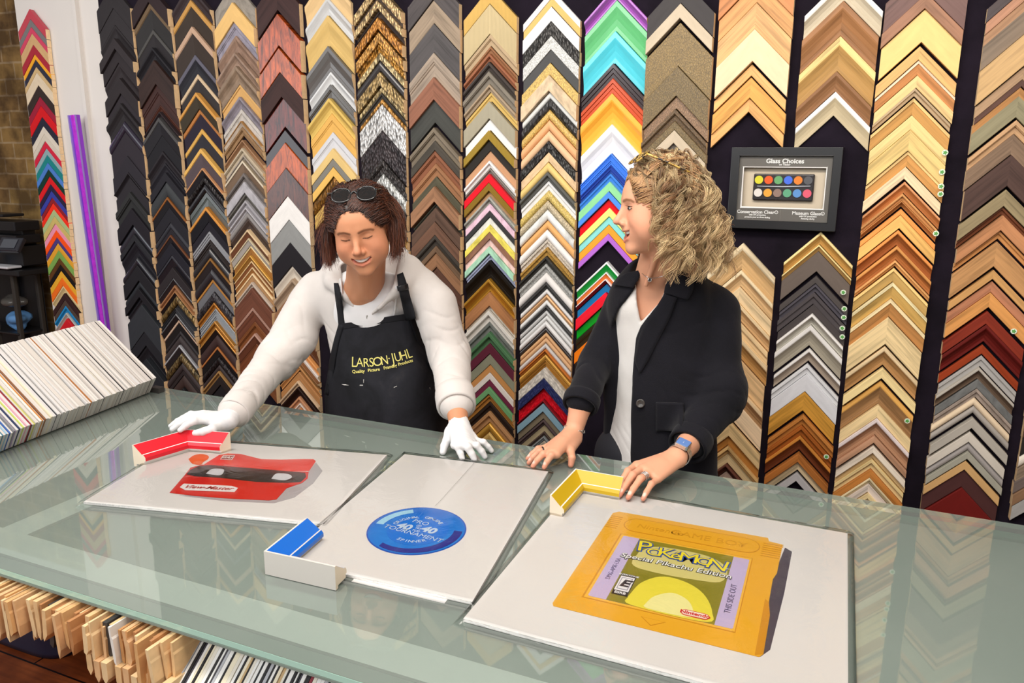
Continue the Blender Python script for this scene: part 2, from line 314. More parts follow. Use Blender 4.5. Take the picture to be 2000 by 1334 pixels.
# column: (centre x, half width, words that find the column, rows)
# row: height of the tip in the photo, colours outer/inner, profile + finish, colour word;  'gap' shows the wall
COLS = [
 (-3.71, .098, 'strip of coloured corners on white pillar', '''
18 b83848 fK rose pink|38 706c6c fK grey|53 c83858 fK pink|66 c8a070 fM raw timber|88 a01028 fK crimson|106 e8a028 fM yellow|117 2c2c3c fM navy|131 c8a878 fM tan|142 d8c4a8 fM beige|167 342824 fM black-brown|189 981c34 fM dark crimson|207 d00818 fF red|229 242434 fM navy|247 d8ccbc fF ivory|262 d0c4b4 fF off-white|276 c8203c fM cherry red|290 8ca4a8 fM grey blue|303 187c7c fM teal|318 4878c0 fM blue|331 0c3428 fM bottle green|345 d80818 fF bright red|360 241c38 fM midnight|373 343c98 fM violet blue|386 8c1020 fF dark red|397 f03018 fM red-orange|409 a8b880 fM sage|423 c8b068 fM khaki|437 e890a8 fM pale pink|450 f85010 fM orange|464 483878 fM purple|475 dc9c2c fM ochre|489 78a04c fM olive green|504 5c3818 fW brown|517 140c0c fM black|529 e8a828 fF golden yellow|543 f06c10 fF deep orange|558 dcc490 sM cream|573 341c1c fM maroon black|586 4c3c34 fM dark brown|597 2080b8 tM sky blue|611 b8b8b0 sM silver|622 d01020 fF scarlet|end 640'''),
 (-3.16, .107, 'all-black column beside the white pillar', '''
-30 2e2a2c fM matte black|16 302c2e fM charcoal black|49 2c282a sM black|75 322c2e fM soft black|96 2e282a fM black|123 302a2c sM charcoal black|152 2c2628 fM matte black|183 2e282c fM black|202 2a2628 sM dark black|237 2c2634 rF glossy purple-black|258 2e282e fM matte black|305 2a262c fM flat black|337 2c282c sM soft black|348 2a262a fM black|375 2c2c2c tM grooved black|407 1e1a20 fM deep black|439 2c2c34 rF glossy black|458 26262a fM charcoal black|471 1e1c22 sM dark black|502 24242a rF shiny black|518 1e1c20 fM black|548 2a2c30 rM satin black|563 1c1a1e fM deep black|580 26262c tF glossy black|595 303236 fM charcoal|648 222226 fM black|675 1c1a1e sM dark black|700 24262a fM satin black|724 2c2c30 fM soft black|end 770'''),
 (-2.93, .107, 'second column from the pillar', '''
-30 2e2224 fM dark brown|5 6a5640/2e2c2c wM bronze-lipped black|58 4c4a48/2a2628 wM silver-lined black|93 242226 sM black|118 32221e fW dark brown|165 3c2420 tW red-brown|206 4c2a20 sW mahogany|218 32282a sM brown-black|230 4a4848/242226 wM pewter-lipped black|265 1c1a1e fM deep black|296 282428 sM black|319 26242a sM satin black|337 222026 fM black|355 383a3c rM dark grey|385 8a5428/1c1a1e wM copper-lined black|406 201e24 fM black|435 34343a rM slate black|447 242026 fM black|459 6a4028/201c20 wM brown-lined black|475 1e1c24 fM deep black|499 34343c/1c1a20 wF steel-lipped black|522 2a2426 fM charcoal|543 4c4c50/1e1a1c wF chrome-lined black|557 9a6a48 tM bronze|569 a87850/241c1c wM rose bronze|577 8c7040 rO beaded gold|594 2c2a2c rM black|601 3c3c40 iM ribbed black|612 5c5c60/1c1a1c wF silver-lined black|625 c8a890/1c1818 wM copper-lined brown|647 2e2a2c rM black|656 3c3434 rM grey-black|673 9c9ca0/1c1a1c wF silver-lipped black|690 7c6640 rO rope gold|708 3a3030 rM brown-black|724 2c2424 fM black|733 3c2c28 rM dark brown|757 201e20 fM deep black|end 785'''),
 (-2.695, .109, 'third column from the pillar', '''
-30 382e30 sM dark brown|0 b98a4a/382e26 wM gold-edged black|52 b89880/382e28 wM rose-gold-edged black|107 5c5a66/28282e sM slate|145 c8b090/302c2c wM champagne-edged black|181 c89048/3c3428 wM gold-edged brown|213 a86c38/261e2c wM copper-edged purple-black|252 d0a050/2c2a30 wM bright gold|290 d8a858/54484c wM gold and mauve|328 c08a60/242226 wM rose-gold|343 2c2626 rO carved black|359 222024 rF glossy black|375 505654 tF pewter black|404 d08a38/24242a wG orange gold|434 201c24 fM black|452 8c8c90/28201e iF silver-striped black|485 2c2a2c rF black|504 8a6030/282020 wM brass-lined black|525 2c282c rF glossy black|546 b07838/6c6c70 wM gold and pewter|570 484448 rO rope grey|591 b87830 tG amber gold|603 909498 iF striped silver|627 b88038 tG gold|640 c89048/241c1c wG gold-lined black|654 3c2a28 rM brown|677 a86838/1c1818 wM copper-lined black|696 2c2426 rO carved black|712 3a3030 rM black-brown|724 a07848 tM bronze|735 28201e fM black|752 1e1c1e fM deep black|772 242022 rM soft black|end 800'''),
 (-2.462, .108, 'grey and taupe column left of the dark-haired woman', '''
-35 8a8278 fT stone grey|5 d8b070 fM pale gold|43 8a8490 tT lavender grey|70 8a7060 sT brown-grey|103 907868 sT taupe|129 84705e sT weathered taupe|165 c89c60 wM gold|189 807880 sT slate grey|213 b8b0a8 tT silver beige|236 9a7040/b0a090 wT bronze|248 8a6a48 tT brown stone|gap 265|273 a07858 sW brown|289 b8a890 tM champagne|303 988c80 tT grey beige|313 b8a890/8c7460 wG warm silver|338 6c6460 tT dark taupe|355 a8a4a8 fT lavender silver|377 5a5650 tT olive grey|391 a09ca0 tM silver grey|405 b0acb0 tM pale silver|414 8c8684 rM grey|427 4a3c36 sW dark brown|448 d8bc94/6c4430 wW cream-edged walnut|465 c8b898/a8a098 wM silver|480 e0c898/a06c34 wW cream-edged bronze|499 d8a850/b07c3c wG gold|510 d8b888/7c4c2c wW bronze|522 d8bc90/8c5c30 wW brown|534 e0c498/a88058 wW cream-edged tan|551 c0b0a0 tM silver|562 6a4030 fW walnut|600 a88070/6c4030 wW pink-topped brown|628 7a4828 tW chestnut|651 b89080/5c3424 wW walnut|671 6c3c24 fW dark walnut|700 7c4c30 fW brown|end 740'''),
 (-2.23, .110, 'red burl column left of the dark-haired woman', '''
-45 3a2624 fW dark brown|gap 20|28 b04c1c fB orange burl|gap 90|95 bc541c fB red-orange burl|142 38221e fW espresso|190 6c2418 fB dark cherry|gap 248|254 281c20 fF black|279 c05410 fB flame orange|328 5c2c1a fB dark burl|383 e8e4e0 fM broad white|429 8e8e8c fM plain grey|474 1e1a1e fM plain black|519 ccc0b0 sM silver-pink|544 a89078 sM grey-brown|570 8c6448 fW brown|600 6c4430 fW walnut|635 5c3824 sW dark brown|668 e09858 sW light orange|686 e0d8d0 sM white|699 8a5c38 sW brown|gap 708|713 c89058 sW tan|gap 724|727 b07c4c fW oak|743 d8b894 tW beige|755 2e1a16 sW dark brown|774 cc9068 tW copper tan|787 e4d4c4 tM ivory|796 d88848 fW orange|end 806'''),
 (-1.99, .112, 'silver and gold column above the dark-haired woman', '''
-50 d0b080 sM pale gold|-5 bcbcbc sF silver|30 c8a868 sM antique gold|90 5a5654 sF pewter|140 c8c8c8 sF bright silver|165 54504c tF dark pewter|192 d0b060 sM gold|222 d8a858 tM honey gold|258 c8c8cc tM light silver|290 d8b878 fM champagne gold|310 7c7870 fM pewter grey|326 d8a850 fG yellow gold|345 8a5c20 rO dark gold|372 c8a050 fG gold|end 400'''),
 (-1.75, .108, 'carved ornate column behind the dark-haired woman', '''
-30 c0a070 fO champagne gilt|-8 4a3c34 fM dark brown|2 c8a878 fO pale gilt|18 3a302c tM black|35 b87830 fO copper gilt|58 3a302c tM dark brown|64 c89048 fO orange gilt|85 c08838 tO bronze gilt|103 c8b080 fO champagne beaded|118 343030 rF glossy black|141 a88c5c fO antique gilt|168 c8b080 rO beaded champagne|182 383430 tM black|193 c89048 rO gilt|204 e0dedc fO carved white|255 40383a fO carved black|312 443e3c tO carved charcoal|339 c8c8c4 rO hammered silver|368 3c3838 rO beaded black|400 6c6458 tM pewter|420 c8a058 rO beaded gilt|437 e0dcd4 tO white|458 b89868 rO gilt|end 480'''),
 (-1.51, .110, 'weathered oak column right of the dark-haired woman', '''
-50 4a4444 fW charcoal|0 94826e fW greige oak|46 4e4a4a fW charcoal oak|103 a09080 tW pale greige|151 8a5c48 fW russet oak|195 40403c fW dark charcoal|gap 240|249 7c7060 tW olive grey|275 4a443c fW dark olive|294 84543c tW walnut|319 946848 tW brown oak|345 54503f fW green-grey|364 946c50 fW brown|394 3c3a30 tF olive black|406 5a4438 fW dark walnut|433 6a4c3c fW walnut|459 3c3630 tW brown-black|480 6c5440 fW grey-brown|493 8a6448 fW ring-grained|522 54382c fW dark brown|548 5c4030 fW brown|576 7c5840 fW oak|606 5c4434 fW dark oak|end 640'''),
 (-1.276, .1065, 'column right of the dark-haired woman, beside the oak', '''
-25 d8b060 fR gold mesh|8 d0bc90 fR champagne mesh|67 b09878 tM beige|90 8c6040 tM copper brown|105 945c40 tM russet|121 403834 tM black|140 7c7468 tM pewter taupe|165 a08c74 tM taupe|180 c8a860 tM gold|198 c0b8a0 fR ribbed champagne|232 e4e0dc fM white|255 b8983c fR ribbed gold|273 3a3632 fR ribbed black|295 c0906c fM tan|314 ece8e4 tM white|328 9c9890 tR ribbed silver|340 e01024 fF bright red|357 a88430 fR corded gold|373 bc9068 fM light tan|384 a0a098 tT mottled silver|397 e0bccc fT pink|412 343434 fM black|424 d8d8d0 fT pearl white|439 e0d05c fT yellow|453 8c6450 fT mottled brown|467 e8c4bc fT blush pink|481 a0ccb0 fT mint green|495 a8b0cc tT periwinkle|508 241e18 sR ribbed black|544 c08c30 sG broad gold|570 a8744c fW copper-brown|597 e4dccc fT marbled white|606 d8d4cc tM pearl|629 6c706c tT slate|648 4c7450 tM green|670 5c2434 fM burgundy|691 848470 fM grey-green|712 c08850 fM tan|728 dcd4cc fM ivory|742 6c2840 fM plum|755 6ca06c fM leaf green|769 b07838 tM brown|785 2e221c tM black|803 b8885c tW tan|825 cc983c rG golden|843 dcb468 rG bright gold|end 866'''),
 (-1.04, .108, 'column of slim gold and silver corners between the women', '''
-20 dcd8d4 fM white|-4 d8b068 fM soft gold|13 d8d8d8 fM silver white|42 403e3c fO pitted black|70 d4d4d0 fL crackled silver|97 4a4a4a fM charcoal|123 d8b464 fL crackled gold|147 d0b898 fT champagne|178 dededa rM white|193 4a4848 rO beaded black|214 dcb464 rL gold|234 e0a878 rM orange-tan|255 e0b890 rM peach|276 403e3c fO pitted charcoal|297 d8b890 fT beige|316 e0c078 rM pale gold|336 5c5c58 tM charcoal grey|353 dcdcdc tM silver white|372 d8bc68 rL hammered gold|391 c8b898 rL hammered champagne|409 d8d8d4 rT silver|430 e0a868 rM apricot|448 e8e4e0 rM white|467 d8ccbc tL mosaic white|483 b88c3c tL textured gold|500 302e28 tL textured black|515 b0b0ac tL textured silver|532 e4e0dc rM glossy white|552 3c3c3c tL speckled black|564 e4e2e0 rM white|575 d0a070 rG tan gold|586 e4e4e2 rM white|597 484848 tM charcoal|606 c8c8c6 rF silver|616 d4d4d2 rF pale silver|627 dcdad8 rF silver white|640 383230 rF black-brown|650 d8a878 rM copper beige|660 d8ac80 rM tan|671 c8c4c0 rF silver|682 c87430 tM copper orange|691 e0a84c rG gold|703 c89040 iG deep gold|717 dcd4c8 fC crinkled white|737 2a3260 fC crinkled navy|757 dc1024 fC crinkled red|780 8c1824 tM dark red|787 80a0b0 fM grey-blue|803 7c705c fM olive taupe|818 584848 tM dark taupe|830 a89878 fM beige|843 54443c tM brown|852 8c9090 tM slate|861 b8ac98 fC mirror-flecked|end 876'''),
 (-.805, .112, 'bright rainbow column left of the blonde woman', '''
-28 a054b0 sF purple|0 60b474 sF green|61 50c4d4 sF turquoise|124 2c1a1a/c04818 iF tortoiseshell black and orange|183 f8b040 sF sunny orange|243 ececf0 sF white|300 4484ec iF sky blue|323 3454b8 iF deep blue|338 3c80dc tF blue|355 90d89c fF mint|374 5090f0 fF azure|388 e40818 fF red|406 ecf484 fF lemon yellow|423 8cdcd8 fF aqua|439 f4a434 fF orange|457 b86cd4 fF violet|gap 471|511 f0f0f0/108c34 wF white-edged green|531 ececec/ec7c28 wF white-edged orange|544 ececec/6c1c20 wF white-edged maroon|554 1474b0 fF blue|571 f01830 fF scarlet|594 08a020 fF green|613 2c2818 tF olive black|637 f88018 fF bright orange|660 302820 fF black|700 303030 fM charcoal|end 740'''),
 (-.583, .112, 'bronze column above the blonde woman', '''
-40 403c3c fM charcoal|8 c4b49c fM beige|gap 37|45 8c7448 fL bronze gold|130 7c6844 fL old bronze|188 947458 fL brown bronze|213 6c5438 tL dark bronze|237 7c6844 fL olive bronze|254 c4b49c fM cream|280 645c54 fT grey-brown|320 3c3836 fM charcoal|end 350'''),
 (-.345, .115, 'short upper column left above the framed display', '''
-85 c08050 fW chestnut|-38 d09860 fW orange oak|6 deac74 fW light oak|58 ecd0aa fM plain maple|gap 121|125 e4b474 fW pale beech|gap 148|152 dca054 fW honey oak|192 e4ac6c fW beech|end 219'''),
 (-.333, .112, 'raw poplar column beside the blonde woman, below the frame', '''
475 ecd8b4/c8a474 sW pale poplar|527 eed8b0/dcb888 sW pale ash|560 e8cca0 fW broad poplar|590 ecd0a4/d0a878 sW beige|622 e8c898 tW tan|650 ecd0a4/b88850 sW shadow-grooved pine|690 deb888 fW wide plain pine|740 e8caa0/b88c60 sW light beech|775 ecd0ac fW birch|gap 818|823 e0c08c fW pale ash|851 b87c3c fW knotty pine|870 e4b878 tW honey|886 e0c494 fW natural|905 6c4034 sW dark brown|921 b89c8c fW grey-pink|end 934'''),
 (-.088, .111, 'short upper column above the framed display', '''
-48 ece8e0/c8bca4 sM white|2 9c6e48 sW brown|70 e8cc88/b08850 sW gold maple|139 8c6444 sW walnut|179 ece8e4/c0b090 sM white and beige|end 226'''),
 (-.093, .107, 'column directly below the framed display', '''
453 f0d898/b88c4c sW cream and gold|478 f0dc9c/b08850 wW pale gold-edged|491 6c6058 fM plain taupe grey|gap 531|539 504a48 fM charcoal|553 56525a tM slate black|571 504a4c tM dark charcoal|595 484242 fM dark grey|612 f0ece8/c8c4b8 sM white|635 e8e4e0/a09888 sM white and grey|gap 676|681 ece8e4/a89888 sM bright white|gap 706|711 dedee0 tM pale grey-white|731 dcdce0 fM wide white|765 d49a40 fW knotted oak|gap 803|809 c07c3c tW orange-brown|830 ac6028 tW russet|851 dc9040/6c3820 sW orange and brown|gap 880|884 bc7438 fW cedar|901 dcc49c fW light ash|gap 918|923 c4c0c0 fM silver-white|end 940'''),
 (.135, .1085, 'long column right of the framed display', '''
-75 70544e fW plum brown|-12 a0745a fW walnut brown|18 f2ca84 fM wide plain maple|gap 83|91 e0b070 fW maple|118 e8d0b4/cc8c58 wW cream and orange|147 e8c488 fW pale oak|172 b8a080 tW taupe|gap 188|192 e4bc7c/d09c5c wW honey|225 e8cc8c fW light maple|254 e4c480 fW golden maple|295 ecc888/d09858 wW maple|326 ecd4ac fW cream|gap 350|355 d49464/b07040 sW copper brown|378 d89c60 tW light brown|392 b87c48 sW brown|gap 404|408 ec9c54 fW orange|420 f4bc6c fW golden|gap 446|449 f49c54/a05c30 sW bright orange|480 eca45c/b87440 sW deep orange|508 e4a868 tW amber|gap 520|523 f4cc84/c8a464 wW yellow maple|551 f0e0b0/d0a860 wW pale cream|583 f2dcac/c08850 wW ivory|619 ecd09c fW natural maple|gap 672|676 ecd0a4/b08454 sW cream|gap 714|718 f2d89c fW pale yellow|gap 738|744 e4ac5c/a07850 sW honey orange|790 ecd09c fW plain ash|815 ecdcd8/b88c6c sW pink-white|850 c89878 fW rosy brown|gap 864|869 f0e0cc fW white-washed|883 e8cc9c tW natural|896 ecd094 tW pale maple|916 cc8440 fW orange brown|932 ecd8ac tW cream|944 eedccc fW pinkish white|961 f4d8a0 tW golden cream|end 990'''),
 (.406, .1085, 'dark wood and grey column at the right', '''
-70 4c4242 fW charcoal brown|-40 b48468 fW pinkish oak|-14 a88060/7c6c5c fW driftwood|60 c4a070 fW wide sandy oak|130 b09070 fW grey oak|156 60443a fW umber|170 b4804c/8c8468 fW orange and grey|gap 230|235 c49c74 tW sandy pink|262 846c58 fW driftwood brown|303 503c36 fW wide chocolate|gap 364|370 948464 fW olive-grey|403 704028 tW mahogany|420 b88058 fW medium oak|450 c88c54 tW light walnut|gap 467|472 bc8c5c fW wide plain oak|gap 521|527 c4945c fW tan oak|gap 545|549 b87c5c fW rose oak|571 d49454 fW orange beech|gap 600|607 802e1e fW cherry|632 641c18 sW deep cherry|gap 668|674 943a1c fW red mahogany|gap 692|695 aca8a4 tM silver-grey|717 b8b0a4/6c5848 sM beige grey|741 70706e fT slate grey|759 a09084 tT taupe grey|777 e4ccac rM cream|793 a8a098 rM warm grey|gap 808|815 b4aca0 fM greige|gap 835|842 d4cabc fM pale greige|862 a8a09c rM silver-grey|880 a8a494 fM sage grey|gap 895|899 d4a870 fM tan|917 50302e fM dark maroon|952 701c18 fM deep red|end 1010'''),
 (.652, .108, 'cut-off column at the right edge', '''
640 b48c6c fW oak|700 8c6c4c fW brown|758 5c4434 fW dark brown|800 2c2824 fM black|838 e8dccc rM cream|862 94806c fW grey oak|888 70625c fW ash-grey|912 88684e fW brown oak|936 a8a4a0 fM light grey|end 965'''),
]
FELT = NT('dark_felt_board'); _v = FELT.coords()
FELT.l(FELT.ramp(FELT.noise(_v, 9, 4), [(.3, lin('140f17')), (.7, lin('1f1823'))]), FELT.b.inputs['Base Color'])
FELT.b.inputs['Roughness'].default_value = .9; FELT.b.inputs['Specular IOR Level'].default_value = .12; FELT.bump(FELT.noise(_v, 600, 2), .3, .001)
rows = []
for ci, (cx, hw, where, txt) in enumerate(COLS):
    rr = []
    # height on the wall of a photo row: the tip line of this column is plumb
    def zof(y, cx=cx):
        a = proj((cx, WALL_Y, 1.0)); b = None
        lo, hi = -1., 4.
        for _ in range(40):
            m = (lo + hi) / 2
            if proj((cx, WALL_Y - .02, m))[1] > y: lo = m
            else: hi = m
        return lo
    toks = [t.strip().split() for t in txt.strip().split('|')]
    ys = [float(t[1]) if t[0] in ('gap', 'end') else float(t[0]) for t in toks]
    for k, t in enumerate(toks):
        if t[0] in ('gap', 'end'): continue
        z0, z1 = zof(ys[k]), zof(ys[k + 1])
        rr.append(dict(col=ci, z=z0, w=max(.005, (z0 - z1) / S2 - .0008), cols=t[1].split('/'), pf=t[2][0], fi=t[2][1], word=' '.join(t[3:]), px=(ys[k + 1] - ys[k]) * hw, gapnext=toks[k + 1][0] == 'gap'))
    n = len(rr)
    for k, r in enumerate(rr):
        r['k'] = k; r['n'] = n; r['above'] = rr[k - 1]['word'] if k else None; r['below'] = rr[k + 1]['word'] if k < n - 1 and not r['gapnext'] else None
        rows.append(r)
PROF = dict(f='flat', s='scoop', r='round', t='step', w='two', i='ribs')
FW = dict(F='lacquered', M='painted', W='wood', G='gilt', O='carved', R='ribbed', C='crinkled', B='burl', T='brushed', L='textured', K='felted')
order = sorted(range(len(rows)), key=lambda i: -rows[i]['px'])
solo = set(order[:300]); used = {}
rest = {'V': [], 'F': [], 'M': [], 'uv': [], 'mats': []}
for i, r in enumerate(rows):
    cx, hw, where, _ = COLS[r['col']]
    H = rnd.uniform(.014, .034) if r['pf'] != 'r' else max(.014, min(.026, r['w'] * 1.1))
    if r['col'] == 0: H = .022
    hw_i = hw * rnd.uniform(.975, 1.0); dx = rnd.uniform(-.002, .002)
    me, V, F, M, uvs = chevron_mesh('corner_sample', r['w'], hw_i, H, r['cols'], PROF[r['pf']], r['fi'])
    loc = (cx + dx, WALL_Y - .001, r['z'])
    if i in solo:
        o = bpy.data.objects.new('corner_sample', me); COL.objects.link(o); o.location = loc
        base = r['word'] + ' corner sample'
        if r['above'] and r['below']: lab = f"{base} between {r['above']} and {r['below']}"
        elif r['above']: lab = f"{base} just under {r['above']}"
        else: lab = f"{base} topmost"
        lab2 = f"{lab}, {where}"
        if len(lab2.split()) > 16:
            lab2 = f"{base} under {r['above'] or r['below']}, {where}"
        if len(lab2.split()) > 16: lab2 = f"{base}, {where}"
        if lab2 in used:
            third = ['upper part', 'upper middle', 'lower middle', 'lower part'][min(3, int(4 * r['k'] / r['n']))]
            lab2 = f"{base}, {third} of {where}"
            q = 2
            while lab2 in used:
                lab2 = f"{nth(r['k'])} from top, {base}, {where}"; q += 1
                if q > 3: break
        used[lab2] = 1
        tag(o, ' '.join(lab2.split()[:16]), 'frame sample', 'moulding corner samples on the wall')
        if r['fi'] == 'O': pass
    else:
        b = len(rest['V'])
        rest['V'] += [(v[0] + loc[0], v[1] + loc[1], v[2] + loc[2]) for v in V]
        rest['F'] += [tuple(b + q for q in f) for f in F]
        base_m = []
        for c in r['cols']:
            m = finish(c, r['fi'])
            if m not in rest['mats']: rest['mats'].append(m)
            base_m.append(rest['mats'].index(m))
        if RAWEND not in rest['mats']: rest['mats'].append(RAWEND)
        base_m.append(rest['mats'].index(RAWEND))
        rest['M'] += [base_m[q] for q in M]; rest['uv'] += [(u + (i % 37) * 1.7, v_) for u, v_ in uvs]
        bpy.data.meshes.remove(me)
so = mesh('slim_corner_samples', rest['V'], rest['F'], rest['mats'], None, False, rest['M'], rest['uv'])
tag(so, 'slimmest corner samples filling the columns between the broader ones', 'frame sample', 'moulding corner samples on the wall', 'stuff')
# ---------------------------------------------------------------- room shell
def struct(name, mb_or_o, mats=None):
    o = mb_or_o.build(name, mats) if isinstance(mb_or_o, MB) else mb_or_o
    o['kind'] = 'structure'; return o
WHITE = plain('d9d2cc', .6, noise=.03, nscale=3, bump=.06, bscale=40, name='white_painted_plaster')
struct('wall_back', MB().box((-3.272, WALL_Y, 0), (1.6, WALL_Y + .06, 2.95)), FELT.m)
struct('wall_pillar', MB().box((-3.84, WALL_Y + .001, 0), (-3.274, WALL_Y + .5, 3.2)), WHITE)
struct('trim_1', MB().box((-3.42, WALL_Y - .02, 0), (-3.40, WALL_Y + .001, 3.2)), WHITE)
BR = NT('old_brown_brick'); v = BR.coords('Object')
bk = BR.n('ShaderNodeTexBrick'); bk.inputs['Scale'].default_value = 1; bk.inputs['Brick Width'].default_value = .21; bk.inputs['Row Height'].default_value = .10
bk.inputs['Mortar Size'].default_value = .008; bk.inputs['Mortar Smooth'].default_value = .5; bk.inputs['Bias'].default_value = -.2
mp = BR.n('ShaderNodeMapping'); mp.inputs['Rotation'].default_value = (math.radians(90), 0, 0); c = BR.n('ShaderNodeTexCoord'); BR.l(c.outputs['Object'], mp.inputs[0])
nz = BR.noise(mp.outputs[0], 4.5, 5); mixv = BR.n('ShaderNodeMix', data_type='VECTOR'); mixv.inputs[0].default_value = .012
nc = BR.n('ShaderNodeTexNoise'); nc.inputs['Scale'].default_value = 9; BR.l(mp.outputs[0], nc.inputs['Vector'])
BR.l(mp.outputs[0], mixv.inputs[4]); BR.l(nc.outputs['Color'], mixv.inputs[5]); BR.l(mixv.outputs[1], bk.inputs['Vector'])
bk.inputs['Color1'].default_value = (*lin('a88850'), 1); bk.inputs['Color2'].default_value = (*lin('7c5c38'), 1); bk.inputs['Mortar'].default_value = (*lin('b49c78'), 1)
mx = BR.n('ShaderNodeMix', data_type='RGBA', blend_type='MULTIPLY'); mx.inputs[0].default_value = 1
BR.l(bk.outputs['Color'], mx.inputs[6]); BR.l(BR.ramp(nz, [(.38, (.35, .3, .27)), (.6, (1.15, 1.1, 1.05))]), mx.inputs[7]); BR.l(mx.outputs[2], BR.b.inputs['Base Color'])
BR.b.inputs['Roughness'].default_value = .85; BR.bump(bk.outputs['Fac'], -.6, .006)
struct('wall_left', MB().box((-7.2, 3.6, 0), (-3.84, 3.7, 3.2)), BR.m)
struct('wall_side', MB().box((-7.3, -3.2, 0), (-7.2, 3.7, 3.2)), WHITE)
struct('wall_right', MB().box((1.6, -3.2, 0), (1.7, 2.81, 3.2)), WHITE)
struct('trim_2', MB().box((-3.272, WALL_Y, 2.95), (1.6, WALL_Y + .06, 3.2)), WHITE)
FL = NT('worn_orange_floorboards'); mp = FL.coords('Object')
bk = FL.n('ShaderNodeTexBrick'); bk.inputs['Scale'].default_value = 1; bk.inputs['Brick Width'].default_value = .62; bk.inputs['Row Height'].default_value = .14; bk.inputs['Mortar Size'].default_value = .0035
bk.inputs['Color1'].default_value = (*lin('a4562a'), 1); bk.inputs['Color2'].default_value = (*lin('84401e'), 1); bk.inputs['Mortar'].default_value = (*lin('1c0c08'), 1)
FL.l(mp, bk.inputs['Vector'])
st = FL.coords('Object', (4, 60, 1)); nz = FL.noise(st, 1, 5, .6, .4); nb = FL.noise(mp, 6, 4)
m1 = FL.n('ShaderNodeMix', data_type='RGBA', blend_type='MULTIPLY'); m1.inputs[0].default_value = 1
FL.l(bk.outputs['Color'], m1.inputs[6]); FL.l(FL.ramp(nz, [(.3, (.6, .55, .5)), (.7, (1.15, 1.1, 1.05))]), m1.inputs[7])
m2 = FL.n('ShaderNodeMix', data_type='RGBA', blend_type='MULTIPLY'); m2.inputs[0].default_value = .8
FL.l(m1.outputs[2], m2.inputs[6]); FL.l(FL.ramp(nb, [(.35, (.5, .4, .35)), (.6, (1.1, 1.1, 1.1))]), m2.inputs[7]); FL.l(m2.outputs[2], FL.b.inputs['Base Color'])
FL.b.inputs['Roughness'].default_value = .35
struct('floor', MB().box((-7.3, -3.2, -.05), (1.7, 3.7, 0)), FL.m)

# purple moulding length leaning on the pillar
PURP = plain('9034d0', .16, metal=.35, coat=.6, name='purple_metallic_foil')
LAV = plain('b49cf0', .2, metal=.5, name='lavender_metallic_foil')
mg = plain('c838e0', .22, metal=.3, noise=.2, nscale=40, name='magenta_metallic_foil')
ml = empty('moulding_length', (-3.30, WALL_Y - .03, .9), 'purple metallic length of moulding leaning on the white pillar', 'moulding')
b0, t0 = at(207, 640, WALL_Y - .05), at(147, 225, WALL_Y - .05)
b0 = b0 + (b0 - t0) * 1.15
def bar(name, off, wd, dp, mat, par, y0=0):
    ax = Vector(t0 - b0).normalized(); sd = ax.cross(Vector((0, 1, 0))).normalized(); fr = Vector((0, -1, 0))
    L_ = (Vector(t0) - Vector(b0)).length; m = MB(); V = []
    for z in (0, L_):
        for a, c_ in ((-wd, 0), (wd, 0), (wd * .8, dp), (-wd * .8, dp)): V.append(Vector(b0) + ax * z - sd * (off + a) * -1 + fr * (y0 + c_))
    m.add(V, [(0, 1, 2, 3), (7, 6, 5, 4), (0, 4, 5, 1), (1, 5, 6, 2), (2, 6, 7, 3), (3, 7, 4, 0)])
    return m.build(name, mat, par)
bar('moulding_body', 0, .031, .016, PURP, ml)
bar('moulding_face', -.004, .012, .004, mg, ml, .0165)
bar('moulding_edge', .022, .0045, .006, LAV, ml, .0165)
bar('moulding_edge', -.024, .0035, .005, LAV, ml, .0165)

# ---------------------------------------------------------------- the printer on its black stand by the brick wall
BK = plain('1c1c20', .4, noise=.15, nscale=8, name='black_plastic')
BK2 = plain('2a2a34', .3, coat=.3, name='dark_glossy_plastic')
pr = empty('printer', (-5.090, 3.38, 1.03), 'black office printer with tilted control screen by the brick wall', 'printer')
def bx(name, lo, hi, m, par, bv=.006): return bevel(MB().box(lo, hi).build(name, m, par), bv)
bx('printer_body', (-5.550, 3.30, 1.052), (-4.835, 3.46, 1.18), BK, pr)
bx('scanner_lid', (-5.550, 3.29, 1.275), (-4.855, 3.46, 1.335), BK, pr)
bx('scanner_base', (-5.550, 3.28, 1.195), (-4.845, 3.45, 1.250), BK, pr)
bx('lid_hinge', (-5.530, 3.36, 1.18), (-4.890, 3.45, 1.28), BK, pr)
bx('feeder', (-5.550, 3.30, 1.36), (-4.975, 3.45, 1.378), BK, pr)
p = bx('control_panel', (-.085, -.01, -.05), (.085, .02, .05), BK2, None); p.parent = pr; p.location = (.225, -.125, .165); p.rotation_euler = (math.radians(-38), 0, math.radians(10))
q = bx('screen', (-.055, -.014, -.033), (.055, -.011, .033), plain('5c6068', .3, name='panel_screen'), None); q.parent = p
bx('output_tray', (-5.490, 3.20, 1.045), (-4.845, 3.30, 1.060), plain('e4e4e8', .5, name='pale_tray'), pr)
bx('paper_guide', (-5.060, 3.22, 1.062), (-5.020, 3.27, 1.12), plain('6c8cac', .4, name='blue_guide'), pr)
stn = empty('printer_stand', (-5.070, 3.38, 0), 'black open-fronted stand carrying the printer', 'stand')
bx('stand_top', (-5.570, 3.22, 1.0), (-4.775, 3.50, 1.035), BK, stn)
for x in (-5.52, -5.18, -4.955):
    for y_ in (3.28, 3.44): bx('upright', (x, y_, 0), (x + .03, y_ + .03, 1.0), plain('3c3834', .5, name='stand_frame'), stn)
bx('shelf', (-5.510, 3.27, .595), (-4.930, 3.47, .61), BK, stn); bx('back_panel', (-5.510, 3.475, .02), (-4.930, 3.485, 1.0), BK, stn)
